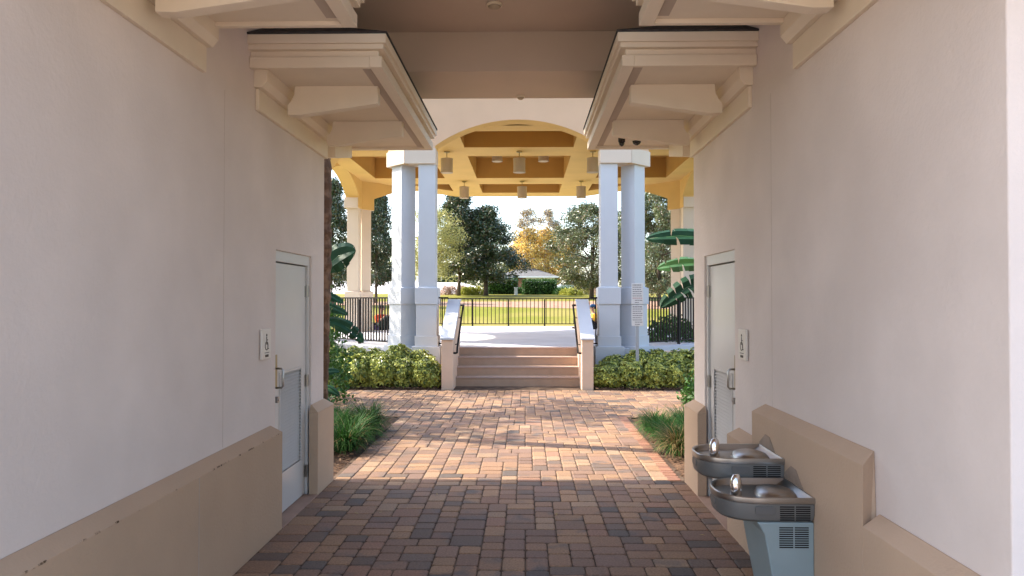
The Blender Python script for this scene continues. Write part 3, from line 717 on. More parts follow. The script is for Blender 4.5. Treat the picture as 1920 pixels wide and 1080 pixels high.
railing((v[0].x-.33, v[0].y+.55), (v[0].x-3.2, v[0].y+3.46), PZ, 4, 'angled railing section left of the paired left columns, behind the bed', ends=(0, 1))
railing((v[1].x+.33, v[1].y+.55), (v[1].x+3.2, v[1].y+3.46), PZ, 4, 'angled railing section right of the paired right columns, behind the sign', ends=(0, 1))
railing((-1.88, 15.56), (-1.62, 15.56), PZ, 2, 'short railing stub between the left columns and stair wall', ends=(1, 0))
railing((1.36, 15.56), (1.60, 15.56), PZ, 2, 'short railing stub between the right columns and stair wall', ends=(0, 1))
railing((-3.36, 28), (3.46, 28), PZ, 6, 'long straight railing along the far edge of the pavilion floor', gap=.146)

# pendant lamps
def pendant(x, y, ztop, zb, r, h, label):
    T = empty('pendant_lamp', (x, y, ztop), 0, label, 'pendant lamp', 'drum pendant lamps under the pavilion ceiling')
    m = MB(); m.lathe((0, 0, 0), [(.075, -.001), (.07, -.03), (.02, -.04)], 16); m.build('canopy', M['bronze'], T)
    m = MB(); m.tube([(0, 0, -.03), (0, 0, zb+h-ztop)], .011, 8); m.build('stem', M['bronze'], T)
    m = MB(); z = zb-ztop; m.lathe((0, 0, 0), [(r-.01, z+.02), (r-.01, z), (r, z), (r, z+h), (r-.005, z+h+.003), (.02, z+h+.005)], 28); m.build('lamp_shade', M['shade'], T, smooth=False)
    for zz in (z+.012, z+h-.015):
        m = MB(); m.lathe((0, 0, 0), [(r+.001, zz-.012), (r+.006, zz-.012), (r+.006, zz+.012), (r+.001, zz+.012)], 28); m.build('shade_ring', M['shade'], T)
pos = [(-1.98, 18.6, 'front left drum pendant lamp on the near ceiling beam'), (-.15, 18.6, 'front middle drum pendant lamp on the near ceiling beam'), (1.70, 18.6, 'front right drum pendant lamp on the near ceiling beam'),
       (-1.93, 23.3, 'rear left drum pendant lamp on the far ceiling beam'), (-.10, 23.3, 'rear middle drum pendant lamp on the far ceiling beam'), (1.76, 23.3, 'rear right drum pendant lamp on the far ceiling beam')]
for x, y, lab in pos: pendant(x, y, CZ, 4.94, .150, .36, lab)
pendant(-.80, 21, CZ+.62, 5.67, .15, .30, 'left one of two drum pendant lamps up inside the central coffer')
pendant(.52, 21, CZ+.62, 5.67, .15, .30, 'right one of two drum pendant lamps up inside the central coffer')

# rules sign on a pole
T = empty('rules_sign', (2.21, 14.62, 0), 0, 'two white boards of small text on a pale pole before the right columns', 'sign')
m = MB(); m.box(-.03, .03, .012, .06, 0, 2.0); m.build('pole', M['pole'], T, bevel=.003)
for z0, z1 in ((1.655, 2.065), (1.225, 1.635)):
    m = MB(); m.box(-.115, .115, 0, .01, z0, z1); B = m.build('board', M['sign'], T, bevel=.003)
    m = MB(); m2 = MB(); rnd = random.Random(int(z0*100)); k = 0; z = z1-.035
    while z > z0+.03:
        x = -.095 if k not in (7, 8) else -.05; xe = .095 if k not in (8,) else .05
        hgt = .011 if k else .015
        while x < xe-.02:
            wl = min(rnd.uniform(.02, .055), xe-x); (m2 if k == 6 and z0 > 1.6 else m).box(x, x+wl, -.0015, -.0002, z-hgt/2, z+hgt/2); x += wl+.007
        z -= .043; k += 1
    m.build('lettering', M['ink'], B)
    if m2.v: m2.build('lettering', M['redink'], B)

# utility box and low planter wall at the right slab edge
T = empty('utility_box', (2.62, 15.25, 0), 0, 'small blue grey utility box beside the right column base', 'utility box')
m = MB(); m.box(-.11, .11, -.07, .07, 0, .66); m.build('box', M['bluebox'], T, bevel=.01)
m = MB(); m.box(-.12, .12, -.08, .08, .66, .685); m.build('lid', M['bluebox'], T, bevel=.005)
T = empty('planter_wall', (3.35, 15.5, 0), 0, 'low tan stucco planter wall with flat cap behind the right shrubs', 'planter wall')
m = MB(); m.box(-.45, .5, -.1, .1, -.05, .62); m.build('wall', M['cheek'], T, bevel=.008)
m = MB(); m.box(-.48, .53, -.13, .13, .621, .67); m.build('coping', M['cheek'], T, bevel=.006)

# ---------------------------------------------------------------- vegetation
def rv():
    z = random.uniform(-1, 1); a = random.uniform(0, 2*math.pi); r = math.sqrt(1-z*z); return Vector((r*math.cos(a), r*math.sin(a), z))
def leaf_arrays(centers, n_per, spread, size, outward=None, aspect=.45, droop=.0):
    """quads (diamond leaves) as numpy verts/faces around given centres"""
    C = np.repeat(np.asarray(centers, dtype=float), n_per, axis=0); N = len(C)
    P = C+np.random.normal(0, 1, (N, 3))*spread
    D = np.random.normal(0, 1, (N, 3)); D[:, 2] -= droop; D /= np.linalg.norm(D, axis=1)[:, None]
    U = np.random.normal(0, 1, (N, 3)); U -= (U*D).sum(1)[:, None]*D; U /= np.linalg.norm(U, axis=1)[:, None]
    Sz = size*np.random.uniform(.7, 1.3, (N, 1))
    v0 = P-D*Sz*.5; v2 = P+D*Sz*.5; v1 = P+U*Sz*aspect*.5; v3 = P-U*Sz*aspect*.5
    verts = np.stack([v0, v1, v2, v3], 1).reshape(-1, 3); idx = np.arange(N*4).reshape(-1, 4)
    return verts, idx
def np_mesh(name, verts, idx, mats, mi=None):
    me = bpy.data.meshes.new(name); me.from_pydata(verts.tolist(), [], idx.tolist())
    for m in mats: me.materials.append(m)
    if mi is not None: me.polygons.foreach_set('material_index', mi)
    me.update(); return me
def crown_mesh(name, h0, h1, rmax, mats, nblob, nleaf, size, shape='cone', brown=.2, br=.55, spread=.33, per=6, gaps=.0):
    cs = []
    for k in range(nblob):
        t = random.random()**.85; z = h0+(h1-h0)*t
        if shape == 'cone': rr = rmax*(min(1, t/.18)**.5)*(1-t)**.62+.12
        elif shape == 'round': rr = rmax*math.sqrt(max(.02, 1-(2*t-1)**2*.96))
        else: rr = rmax*(.55+.45*math.sin(math.pi*t))*(1-t*.5)
        a = random.uniform(0, 2*math.pi); q = random.random()**.45*random.uniform(.82, 1.1)
        cs.append((rr*q*math.cos(a), rr*q*math.sin(a), z, random.uniform(.65, 1.2)*br))
    pts = []
    for k in range(nleaf):
        c = random.choice(cs); v_ = rv()*c[3]*(random.random()**.4); pts.append((c[0]+v_.x, c[1]+v_.y, max(h0-.2, c[2]+v_.z*.8)))
    ve, ix = leaf_arrays(pts, per, spread*.35, size)
    mi = (np.random.rand(len(ix)) < brown).astype(int) if len(mats) > 1 else None
    return np_mesh(name, ve, ix, mats, mi), cs
def tree_parts(crown_me, cs, trunk_h, r0, bark, lean=0, nl=9, fork=1):
    """trunk mesh with limbs running out to the leaf masses"""
    m = MB(); top = max(c[2] for c in cs); mid = sum(c[2] for c in cs)/len(cs)
    pts = [(0, 0, -.15), (.02, 0, trunk_h*.5), (lean*.3, .03, trunk_h), (lean*.6, 0, (trunk_h+top)*.5), (lean*.5, .05, top*.93)]
    m.tube(pts, [r0*1.25, r0, r0*.85, r0*.5, r0*.12], 9)
    for c in random.sample(cs, min(nl, len(cs))):
        z = random.uniform(trunk_h*.55, min(mid, c[2]+.1) if c[2] > trunk_h*.6 else trunk_h); e = Vector(c[:3]); s = Vector((0, 0, z))
        mm = s.lerp(e, .5)+Vector((0, 0, .15*(e-s).length)); m.tube([s, mm, e], [r0*.42, r0*.26, r0*.08], 6)
    me = bpy.data.meshes.new('trunk'); me.from_pydata(m.v, [], m.f); me.materials.append(bark); me.polygons.foreach_set('use_smooth', [True]*len(me.polygons)); me.update()
    return me
def place_tree(name, label, cat, group, loc, cm, tm, rz=0, sc=(1, 1, 1)):
    T = empty(name, loc, rz, label, cat, group); T.scale = sc
    for nm, me in (('trunk', tm), ('crown', cm)):
        o = bpy.data.objects.new(nm, me); COL.objects.link(o); o.parent = T
    return T
G = 'broadleaf trees on the lawn'
mA, cA = crown_mesh('dark_crown', 1.1, 6.9, 2.35, [M['mag'], M['magb']], 120, 4300, .17, 'cone', .13)
tA = tree_parts(mA, cA, 1.4, .13, M['bark'])
mB, cB = crown_mesh('dark_crown', 1.2, 7.6, 2.3, [M['mag'], M['magb']], 110, 4100, .17, 'cone', .16)
tB = tree_parts(mB, cB, 1.3, .12, M['bark'], .3)
mC, cC = crown_mesh('olive_crown', .9, 6.9, 2.9, [M['magl'], M['magb']], 150, 5600, .16, 'round', .16)
tC = tree_parts(mC, cC, 1.3, .13, M['bark'], .2, 12)
place_tree('magnolia_tree', 'dark magnolia with forked trunk, left of the pair seen between the columns', 'tree', G, (-4.97, 55, hz(55)), mB, tB, .6, (1.15, 1.15, .98))
place_tree('magnolia_tree', 'dark conical magnolia, right of the pair, its crown covering the hedge end', 'tree', G, (-2.95, 55.5, hz(55.5)), mA, tA, 2.0, (1.3, 1.3, .93))
place_tree('magnolia_tree', 'narrow dark magnolia seen between the left rear column and white front columns', 'tree', G, (-9.1, 45, hz(45)), mA, tA, 4.0, (.66, .66, .98))
place_tree('magnolia_tree', 'dark magnolia at the far left behind the palm trunk', 'tree', G, (-11.1, 42, hz(42)), mB, tB, 1.0, (.8, .8, .92))
place_tree('magnolia_tree', 'pale olive magnolia just left of the right white columns', 'tree', G, (4.55, 51, hz(51)), mC, tC, 0, (1.12, 1.12, .9))
place_tree('magnolia_tree', 'speckled olive magnolia right of the right white columns', 'tree', G, (7.6, 42, hz(42)), mC, tC, 2.4, (.8, .8, .98))
place_tree('magnolia_tree', 'olive magnolia half hidden behind the right building edge', 'tree', G, (10.6, 46, hz(46)), mC, tC, 4.4, (.8, .8, .95))
mD, cD = crown_mesh('thin_crown', 1.6, 6.0, 2.2, [M['airy']], 90, 2600, .12, 'round', 0, .6, .4)
tD = tree_parts(mD, cD, 1.5, .09, M['bark'], 0, 16)
place_tree('elm_tree', 'airy yellow green tree before the left dark magnolia', 'tree', G, (-6.5, 51, hz(51)), mD, tD, 0, (.98, .98, 1))
# tall autumn trees
mE, cE = crown_mesh('gold_crown', 1.6, 8.0, 3.0, [M['gold'], M['twig']], 90, 1500, .30, 'tall', .12, .95, .8)
me2, cE2 = crown_mesh('bare_top', 7.2, 10.6, 2.0, [M['twig'], M['gold']], 34, 420, .22, 'tall', .15, .55, .5)
def birch(x, y, rz, sc, label):
    T = place_tree('birch_tree', label, 'tree', 'tall golden trees behind the grey roof', (x, y, hz(y)), mE, tE, rz, sc)
    o = bpy.data.objects.new('bare_crown', me2); COL.objects.link(o); o.parent = T
tE = tree_parts(mE, cE+cE2, 3.5, .16, mat('pale_bark', (.55, .48, .40), .8, var=.2, vscale=3), 0, 22)
birch(.3, 92, 0, (1, 1, .98), 'golden autumn tree, left of the two above the grey roof')
birch(2.9, 94, 2.2, (1.0, 1.0, 1.0), 'golden autumn tree, right of the two above the grey roof')
birch(5.6, 97, 4.0, (.9, .9, .8), 'golden autumn tree low behind the olive magnolia')
0 and place_tree('elm_tree', 'pale leafless looking tree behind the olive magnolia', 'tree', G, (3.6, 66, hz(66)), mD, tD, 1.2, (1.1, 1.1, .9))
# far tree line
far = MB()
ve = []; ii = []; nn = 0
for k in range(46):
    x = random.uniform(-75, 75); y = random.uniform(125, 150); r = random.uniform(2.5, 4.5)
    if -5 < x < 12 : r *= .75
    for q in range(26):
        v_ = rv(); ve.append((x+v_.x*r*1.2, y+v_.y*r, 2.2+r*.9+v_.z*r*.95))
vv, ix = leaf_arrays(ve, 22, 1.0, .75, aspect=.6)
o = bpy.data.objects.new('distant_woods', np_mesh('distant_woods', vv, ix, [leafmat('far_leaf', (.05, .08, .03), (.20, .19, .07), .8, .2, .15)])); COL.objects.link(o)
tag(o, 'distant strip of mixed green and ochre woodland along the horizon', 'woods', kind='stuff')

# hedges
def hedge(x0, x1, y0, y1, z0, z1, name, label, mt, size=.11, dens=420, cat='hedge', group=None, rnd=.05):
    cx, cy = (x0+x1)/2, (y0+y1)/2; T = empty(name, (cx, cy, z0), 0, label, cat, group); a, b, h = (x1-x0)/2, (y1-y0)/2, z1-z0
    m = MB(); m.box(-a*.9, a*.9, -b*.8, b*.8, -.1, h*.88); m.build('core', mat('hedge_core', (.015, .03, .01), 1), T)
    pts = []
    for k in range(int(dens*((a*2*h)+(a*2*b*2)+(b*2*h)))//4):
        q = random.random(); A = (a*2*h, a*4*b, b*4*h); s = sum(A); q *= s
        if q < A[0]: p = (random.uniform(-a, a), -b, random.uniform(0, h))
        elif q < A[0]+A[1]: p = (random.uniform(-a, a), random.uniform(-b, b), h)
        else: p = (random.choice([-a, a]), random.uniform(-b, b), random.uniform(0, h))
        pts.append(p)
    vv, ix = leaf_arrays(pts, 4, rnd, size, aspect=.6)
    o = bpy.data.objects.new('foliage', np_mesh('foliage', vv, ix, [mt])); COL.objects.link(o); o.parent = T
    return T
def px(x, Y): return (x-985)/1387*Y
hedge(px(915, 60), px(969, 60), 59.3, 61, hz(60)-.05, 1.75+38/1387*59.3, 'hedge', 'clipped green hedge block under the dark magnolia, left of the white marker', M['hedge'], group='clipped hedge blocks')
hedge(px(981, 59), px(1042, 59), 58.2, 60, hz(59)-.05, 1.75+36/1387*58.2, 'hedge', 'clipped green hedge block in front of the house, right of the white marker', M['hedge'], group='clipped hedge blocks')
hedge(px(969, 62), px(985, 62), 61.4, 62.6, hz(62)-.05, 1.75+20/1387*62, 'hedge', 'low dark hedge filling the gap between the two blocks', M['hedge'], group='clipped hedge blocks')
def mound(x, y, r, h, name, label, mt, cat='shrub', group=None, n=420, size=.1, droop=0, aspect=.5):
    T = empty(name, (x, y, hz(y)), random.uniform(0, 6), label, cat, group); pts = []
    for k in range(n):
        v_ = rv(); v_.z = abs(v_.z); q = random.uniform(.75, 1.05); pts.append((v_.x*r*q, v_.y*r*q, v_.z*h*q))
    vv, ix = leaf_arrays(pts, 4, .06, size, aspect=aspect, droop=droop)
    o = bpy.data.objects.new('foliage', np_mesh('foliage', vv, ix, [mt])); COL.objects.link(o); o.parent = T
    m = MB()
    for k in range(7):
        a = k*.9; m.tube([(0, 0, -.05), (.5*r*math.cos(a), .5*r*math.sin(a), h*.7)], .02, 5)
    m.build('stem', M['bark'], T)
    return T
for i, x in enumerate((873, 884, 896)): mound(px(x, 57), 57+i*.2, .42, .62, 'golden_shrub', ('first', 'second', 'third')[i]+' rounded yellow green shrub from the left between the magnolia trunks', M['lime'], group='yellow shrubs under the magnolias')
for i, x in enumerate((834, 846, 865)): mound(px(x, 57), 57.4+i*.2, .45, .75, 'feather_grass', ('leftmost pink feathery grass tuft near the forked trunk', 'middle pink feathery grass tuft near the forked trunk', 'pink feathery grass tuft right of the forked trunk')[i], M['pink'], 'grass tuft', 'pink grass tufts', size=.16, aspect=.12)
for i, (x, Y, r, h, mt, lab) in enumerate(((1050, 58, .55, .5, 'hedge', 'low olive shrub just right of the right hedge block'), (1064, 57, .6, .5, 'lime', 'low yellow green shrub between hedge and olive magnolia'), (1078, 56, .6, .55, 'lime', 'yellow green shrub left of the olive magnolia trunk'), (1090, 57, .65, 1.0, 'airy', 'taller pale shrub beside the olive magnolia trunk'), (1121, 56, .6, .9, 'pink', 'pink tinged shrub right of the olive magnolia trunk'), (1066, 72, 1.4, 1.0, 'hedge', 'round dark shrub farther off behind the yellow shrubs'), (1100, 62, .9, 1.0, 'lime', 'bright shrub behind the olive magnolia trunk'))):
    mound(px(x, Y), Y, r, h, 'garden_shrub', lab, M[mt], group='low shrubs at the lawn edge')

# house, white marker, white wall
T = empty('house', (px(1010, 88), 88, 2.25), 0, 'low pale house with grey hipped roof behind the clipped hedges', 'house')
zr = lambda y: 1.75+(561-y)/1387*88-2.25
hx0, hx1 = px(935, 88)-px(1010, 88), px(1040, 88)-px(1010, 88); ze = zr(519); zt = zr(497)
m = MB(); m.box(hx0, px(986, 88)-px(1010, 88), 0, 8, -.2, ze); m.build('wall', M['brickwall'], T)
m = MB(); m.box(px(986, 88)-px(1010, 88), hx1, -.6, 8, -.2, ze); m.build('wall', M['house'], T)
m = MB(); m.box(-1.3, .2, -.63, -.6, .1, 1.6); m.build('door', M['whitewall'], T)
m = MB(); m.hull([(hx0-.5, -1.1, ze), (hx1+.5, -1.1, ze), (hx1+.5, 9, ze), (hx0-.5, 9, ze)], [(hx0+3.2, 3.5, zt), (hx1-3.2, 3.5, zt), (hx1-3.2, 4.5, zt), (hx0+3.2, 4.5, zt)]); m.build('roof', M['grayroof'], T)
m = MB(); m.box(hx0-.5, hx1+.5, -1.14, -1.102, ze-.12, ze+.02); m.build('gutter', M['whitewall'], T)
T = empty('marker_post', (px(967.5, 57), 57, hz(57)), 0, 'small white utility pedestal in the gap between the hedge blocks', 'utility post')
m = MB(); m.hull([(-.13, -.1, -.05), (.13, -.1, -.05), (.13, .1, -.05), (-.13, .1, -.05)], [(-.12, -.09, .52), (.12, -.09, .52), (.12, .09, .52), (-.12, .09, .52)]); m.build('body', M['whitewall'], T, bevel=.02)
m = MB(); m.box(-.15, .15, -.12, .12, .521, .6); m.build('cap', M['whitewall'], T, bevel=.02)
# pale paved lot rising behind the left trees
g = MB(); zt = lambda y_, Y_: 1.75+(561-y_)/1387*Y_
g.add([(px(540, 66), 66, 2.20), (px(868, 66), 66, 2.20), (px(905, 66), 66, 2.20), (px(905, 82), 82, zt(540, 82)), (px(865, 82), 82, zt(530, 82)), (px(540, 82), 82, zt(525, 82))], [(0, 1, 4, 5), (1, 2, 3, 4)])
g.add([(px(905, 82), 82, zt(540, 82)), (px(865, 82), 82, zt(530, 82)), (px(540, 82), 82, zt(525, 82)), (px(540, 82), 120, 2), (px(865, 82), 120, 2), (px(905, 82), 120, 2)], [(0, 1, 4, 5), (1, 2, 3, 4)])
M['lot'] = mat('pale_lot', (.80, .77, .76), .9, var=.06, vscale=.3)
tag(g.build('parking_lot', M['lot'], recalc=False), kind='structure')
hedge(px(790, 84), px(866, 84), 83.5, 85, 3.2, zt(519, 84), 'hedge', 'low ochre and green hedge line at the top of the pale lot', M['airy'], size=.2, dens=120, group='clipped hedge blocks')
T = empty('parked_car', (px(1078, 75), 75, 2.25), 0, 'white parked car glimpsed behind the dark round shrub', 'car')
m = MB(); m.hull([(-2.1, -.8, .35), (2.1, -.8, .35), (2.1, .8, .35), (-2.1, .8, .35)], [(-2.05, -.78, .95), (2.0, -.78, .9), (2.0, .78, .9), (-2.05, .78, .95)])
m.build('body', M['whitewall'], T, bevel=.15)
m = MB(); m.hull([(-1.6, -.74, .93), (1.2, -.74, .93), (1.2, .74, .93), (-1.6, .74, .93)], [(-1.2, -.6, 1.42), (.5, -.6, 1.42), (.5, .6, 1.42), (-1.2, .6, 1.42)]); m.build('cabin', M['whitewall'], T, bevel=.08)
m = MB(); m.hull([(-1.4, -.752, .97), (1.0, -.752, .97), (.52, -.64, 1.36), (-1.12, -.64, 1.36)], [(-1.4, -.74, .97), (1.0, -.74, .97), (.52, -.6, 1.36), (-1.12, -.6, 1.36)]); m.build('window', M['dark'], T)
for x in (-1.3, 1.3):
    for y in (-.8, .62):
        m = MB(); m.tube([(x, y, .33), (x, y+.18, .33)], .33, 20); m.build('wheel', M['dark'], T)

# variegated schefflera shrubs in front of the pavilion
def scheff(seed, r, h, n):
    rs = random.Random(seed); m = MB(); vs = m.v
    for k in range(n):
        a = rs.uniform(0, 2*math.pi); u_ = rs.random(); ph = math.acos(rs.uniform(-.75, 1)); q = rs.uniform(.74, 1.03) if u_ < .8 else rs.uniform(.3, .8)
        d = Vector((math.sin(ph)*math.cos(a), math.sin(ph)*math.sin(a), math.cos(ph)))
        c = Vector((d.x*r*q*(.95 if d.z < .6 else 1), d.y*r*.85*q, max(.05, h*.48+d.z*h*.52*q+rs.uniform(-.03, .03))))
        ax = (d+Vector((0, 0, .55))+Vector((rs.uniform(-.4, .4), rs.uniform(-.4, .4), rs.uniform(-.2, .2)))).normalized(); u1 = ax.orthogonal().normalized(); u2 = ax.cross(u1)
        nl = rs.choice([6, 7, 8]); L = rs.uniform(.085, .125)
        for j in range(nl):
            b = 2*math.pi*j/nl+rs.uniform(-.15, .15); e = (u1*math.cos(b)+u2*math.sin(b)); t = ax.cross(e); w_ = L*.24
            dr = rs.uniform(.15, .5); base = c+e*.012
            p1 = base+e*L*.5+ax*.012; p2 = base+e*L-ax*L*dr*.6
            m.add([base, p1+t*w_, p2, p1-t*w_, ], [(0, 1, 2, 3)])
    return m
SM = []
for sd_, (r_, h_, n_) in ((1, (.48, .80, 400)), (2, (.46, .76, 380)), (3, (.50, .82, 430))):
    m = scheff(sd_, r_, h_, n_); me = bpy.data.meshes.new('foliage'); me.from_pydata(m.v, [], m.f); me.materials.append(M['scheff']); me.update()
    st = MB()
    for k in range(9):
        a = k*.7; st.tube([(0, 0, 0), (.12*math.cos(a), .12*math.sin(a), h_*.4), (.6*r_*math.cos(a), .5*r_*math.sin(a), h_*.8)], [.014, .01, .004], 5)
    sme = bpy.data.meshes.new('stem'); sme.from_pydata(st.v, [], st.f); sme.materials.append(M['bark']); SM.append((me, sme))
def put_shrub(x, y, v_, rz, sc, label):
    T = empty('variegated_shrub', (x, y, .0), rz, label, 'shrub', 'variegated shrubs below the pavilion'); T.scale = sc
    for nm, me in zip(('foliage', 'stem'), SM[v_]):
        o = bpy.data.objects.new(nm, me); COL.objects.link(o); o.parent = T
ordn = ['nearest', 'second', 'third', 'fourth', 'fifth', 'sixth', 'seventh', 'eighth', 'ninth']
for side, x0_, n_ in (('left', -1.93, 8), ('right', 1.60, 6)):
    for row, y_, s_ in (('front row', 14.62, .82), ('back row', 15.02, 1.0)):
        for i in range(n_):
            sg = -1 if side == 'left' else 1; x = x0_+sg*(i*.44+(.22 if row[0] == 'b' else .03)); f = (1.02 if side == 'left' else .92)*(.86 if (side == 'right' and i == 0) else 1)
            if side == 'left' and i == 0 and row[0] == 'b': f *= .95
            put_shrub(x, y_+random.uniform(-.05, .05), (i+(row[0] == 'b')) % 3, i*1.3+random.random(), (.78, .78, s_*f*random.uniform(.92, 1.06)), f"{'leafy green' if side == 'left' else 'yellowish green'} variegated shrub in the {side} bed, {row}, {ordn[i]} from the stairs")
# liriope clumps
def liriope(seed, n, dry):
    rs = random.Random(seed); m = MB(); 
    for k in range(n):
        a = rs.uniform(0, 2*math.pi); b0 = Vector((rs.gauss(0, .05), rs.gauss(0, .05), 0)); L = rs.uniform(.30, .50); out = rs.uniform(.25, 1.0); w_ = rs.uniform(.0045, .007)
        d = Vector((math.cos(a), math.sin(a), 0)); t = Vector((-math.sin(a), math.cos(a), 0)); pts = []
        for s in range(6):
            u_ = s/5; ang = R(82)-u_*out*R(150); 
            if s == 0: p = b0.copy(); pts.append(p); continue
            p = p+(d*math.cos(ang)+Vector((0, 0, math.sin(ang))))*L/5; p.z = max(p.z, .012); pts.append(p)
        mi = 1 if rs.random() < dry else 0
        for s in range(5):
            wa = w_*(1-.15*s); wb = w_*(1-.15*(s+1)) if s < 4 else .0006
            m.add([pts[s]-t*wa, pts[s]+t*wa, pts[s+1]+t*wb, pts[s+1]-t*wb], [(0, 1, 2, 3)], mi)
    me = bpy.data.meshes.new('border_grass'); me.from_pydata(m.v, [], m.f); me.materials.append(M['liri']); me.materials.append(M['straw']); me.polygons.foreach_set('material_index', m.m); me.update(); return me
LM = [liriope(1, 620, .02), liriope(2, 660, .03), liriope(3, 560, .06), liriope(4, 480, .5)]
def put_lir(x, y, v_, rz, s_, label, group):
    o = bpy.data.objects.new('border_grass', LM[v_]); COL.objects.link(o); o.location = (x, y, .02); o.rotation_euler = (0, 0, rz); o.scale = (s_, s_, s_); tag(o, label, 'grass clump', group)
k = 0
for row, xx in enumerate((-2.08, -2.42, -2.76)):
    for j, yy in enumerate((8.05, 8.5, 8.95, 9.4, 9.85)):
        if row == 0 and j < 1: continue
        nm = ('path edge', 'middle', 'back')[row]
        put_lir(xx+random.uniform(-.05, .05), yy+random.uniform(-.05, .05), random.choice([0, 1, 2]), random.uniform(0, 6), random.uniform(.95, 1.15), f'dark green strap leaf clump, {nm} row of the left bed, {["nearest", "second", "third", "fourth", "farthest"][j]} from the camera', 'strap leaf clumps in the left bed')
for row, xx in enumerate((1.72, 2.04, 2.36)):
    for j, yy in enumerate((8.0, 8.45, 8.9, 9.35, 9.8)):
        nm = ('path edge', 'middle', 'back')[row]; v_ = 3 if (j < 2 and row == 0) else random.choice([0, 1, 2])
        if j == 0 and row == 0: yy += .3
        put_lir(xx+random.uniform(-.05, .05), yy+random.uniform(-.05, .05), v_, random.uniform(0, 6), random.uniform(.85, 1.1), f'green strap leaf clump, {nm} row of the right bed, {["nearest", "second", "third", "fourth", "farthest"][j]} from the camera', 'strap leaf clumps in the right bed')

# giant bird of paradise leaves
def paddle(m, base, tip_dir, L, W, droop, ms, roll=0, splits=(), n=16, mi=0):
    """petiole from base to ms, then a blade along tip_dir bending down"""
    d = Vector(tip_dir).normalized(); p = Vector(ms); rows = []
    side0 = d.cross(Vector((0, 0, 1))).normalized()
    for k in range(n+1):
        t = k/n; dd = (d-Vector((0, 0, 1))*droop*t*1.6).normalized(); 
        if k: p = p+dd*L/n
        upv = side0.cross(dd).normalized(); si = (side0*math.cos(roll)+upv*math.sin(roll)); up2 = (upv*math.cos(roll)-side0*math.sin(roll))
        w_ = W*.5*(math.sin(math.pi*min(1, t*.9+.1))**.55)*(1 if t < .97 else .25)
        rows.append((p.copy(), si, up2, w_))
    for sgn in (-1, 1):
        for k in range(n):
            a, b = rows[k], rows[k+1]; pr = []
            for q, (pp, si, up2, w_) in enumerate((a, b)):
                sh = 0.0
                if k in splits: sh = .12*w_*(1 if q == 0 else -1)*0
                pr.append([pp, pp+si*sgn*w_*.5+up2*w_*.16, pp+si*sgn*w_-up2*w_*(.05+.12*((k//3) % 2))])
            if (k+(0 if sgn > 0 else 1)) in splits:     # torn blade: this strip narrows to a slit
                pr[1][2] = pr[1][2].lerp(pr[0][2], .75); pr[1][1] = pr[1][1].lerp(pr[0][1], .35)
            m.add([pr[0][0], pr[0][1], pr[1][1], pr[1][0]], [(0, 1, 2, 3)], mi); m.add([pr[0][1], pr[0][2], pr[1][2], pr[1][1]], [(0, 1, 2, 3)], mi)
    b0 = Vector(base); ms = Vector(ms); return [b0, b0.lerp(ms, .5)+Vector((0, 0, .12)), ms, rows[n//2][0], rows[-2][0]]
def strelitzia(name, label, loc, leaves, group=None, trunk=None):
    T = empty(name, loc, 0, label, 'plant', group)
    for (ms, dr, L, W, dp, roll, spl, mt) in leaves:
        m = MB(); path = paddle(m, (0, 0, 0), dr, L, W, dp, ms, roll, spl)
        lf = m.build('leaf', M[mt], T, smooth=True, recalc=False)
        q = MB(); q.tube(path, [.03, .022, .015, .009, .004], 7); q.build('leaf_stalk', M['paddle2'], lf, smooth=True)
    return T
# right-hand plant: leaves reach over the railing view; placed ~10 m away beside the building
strelitzia('bird_of_paradise', 'tall bird of paradise plant with broad torn leaves beyond the right building', (3.0, 10.4, 0), [
    ((-.35, 0, 2.60), (-1, -.05, .16), .98, .30, .20, .95, (9,), 'paddle'),
    ((-.42, .1, 2.24), (-1, .1, .18), .72, .27, .30, .9, (8, 12), 'paddle2'),
    ((-.32, -.15, 2.02), (-1, -.2, .05), .98, .31, .62, 1.15, (4, 6, 8, 10, 12), 'paddle'),
    ((-.2, .05, 2.45), (-.75, .1, .5), .62, .26, .15, 1.0, (), 'paddle2'),
    ((.1, .1, 3.0), (-.4, .3, .8), 1.0, .34, .3, .3, (5, 9), 'paddle'),
    ((.3, -.1, 2.6), (.9, -.3, .3), 1.1, .36, .3, .2, (6,), 'paddle2'),
    ((.1, -.3, 1.4), (.2, -1, .3), .9, .34, .4, .2, (), 'paddle')])
mound(3.02, 12.3, .42, .62, 'leafy_shrub', 'small mid green shrub at the far corner of the right building', M['hedge'], n=420, size=.075)
# left-hand plants
strelitzia('bird_of_paradise', 'dark bird of paradise plant with large leaves behind the palm trunk', (-3.35, 11.2, 0), [
    ((.30, 0, 2.22), (.62, -.1, .72), .58, .46, .45, -1.25, (), 'paddle'),
    ((.35, 0, 1.42), (1, .05, .0), .66, .24, .8, -1.0, (9, 12), 'paddle'),
    ((.1, .1, 1.85), (1, .1, .05), .5, .18, .5, -.8, (4, 8), 'paddle'),
    ((.05, -.1, 2.0), (.9, -.3, -.1), .5, .16, .5, -.9, (4, 8), 'paddle'),
    ((.1, .05, 1.68), (1, -.1, .02), .6, .17, .4, -.8, (4, 8), 'paddle'),
    ((-.1, .1, 2.6), (-.5, .2, .8), .9, .36, .4, .2, (6,), 'paddle'),
    ((-.3, 0, 1.9), (-.9, .1, .4), 1.0, .36, .4, .2, (6,), 'paddle')])
strelitzia('bird_of_paradise', 'low dark leafed plant at the foot of the palm beside the left building', (-2.85, 10.3, 0), [
    ((-.05, 0, .52), (.8, -.1, .15), .36, .12, .7, -.9, (), 'paddle'), ((0, -.1, .40), (.7, -.6, .0), .36, .12, .8, -.6, (), 'paddle'), ((-.1, .1, .62), (.5, .3, .6), .38, .13, .6, -.8, (), 'paddle'),
    ((0, .0, .22), (1, 0, .1), .36, .12, .6, -.6, (), 'paddle')])
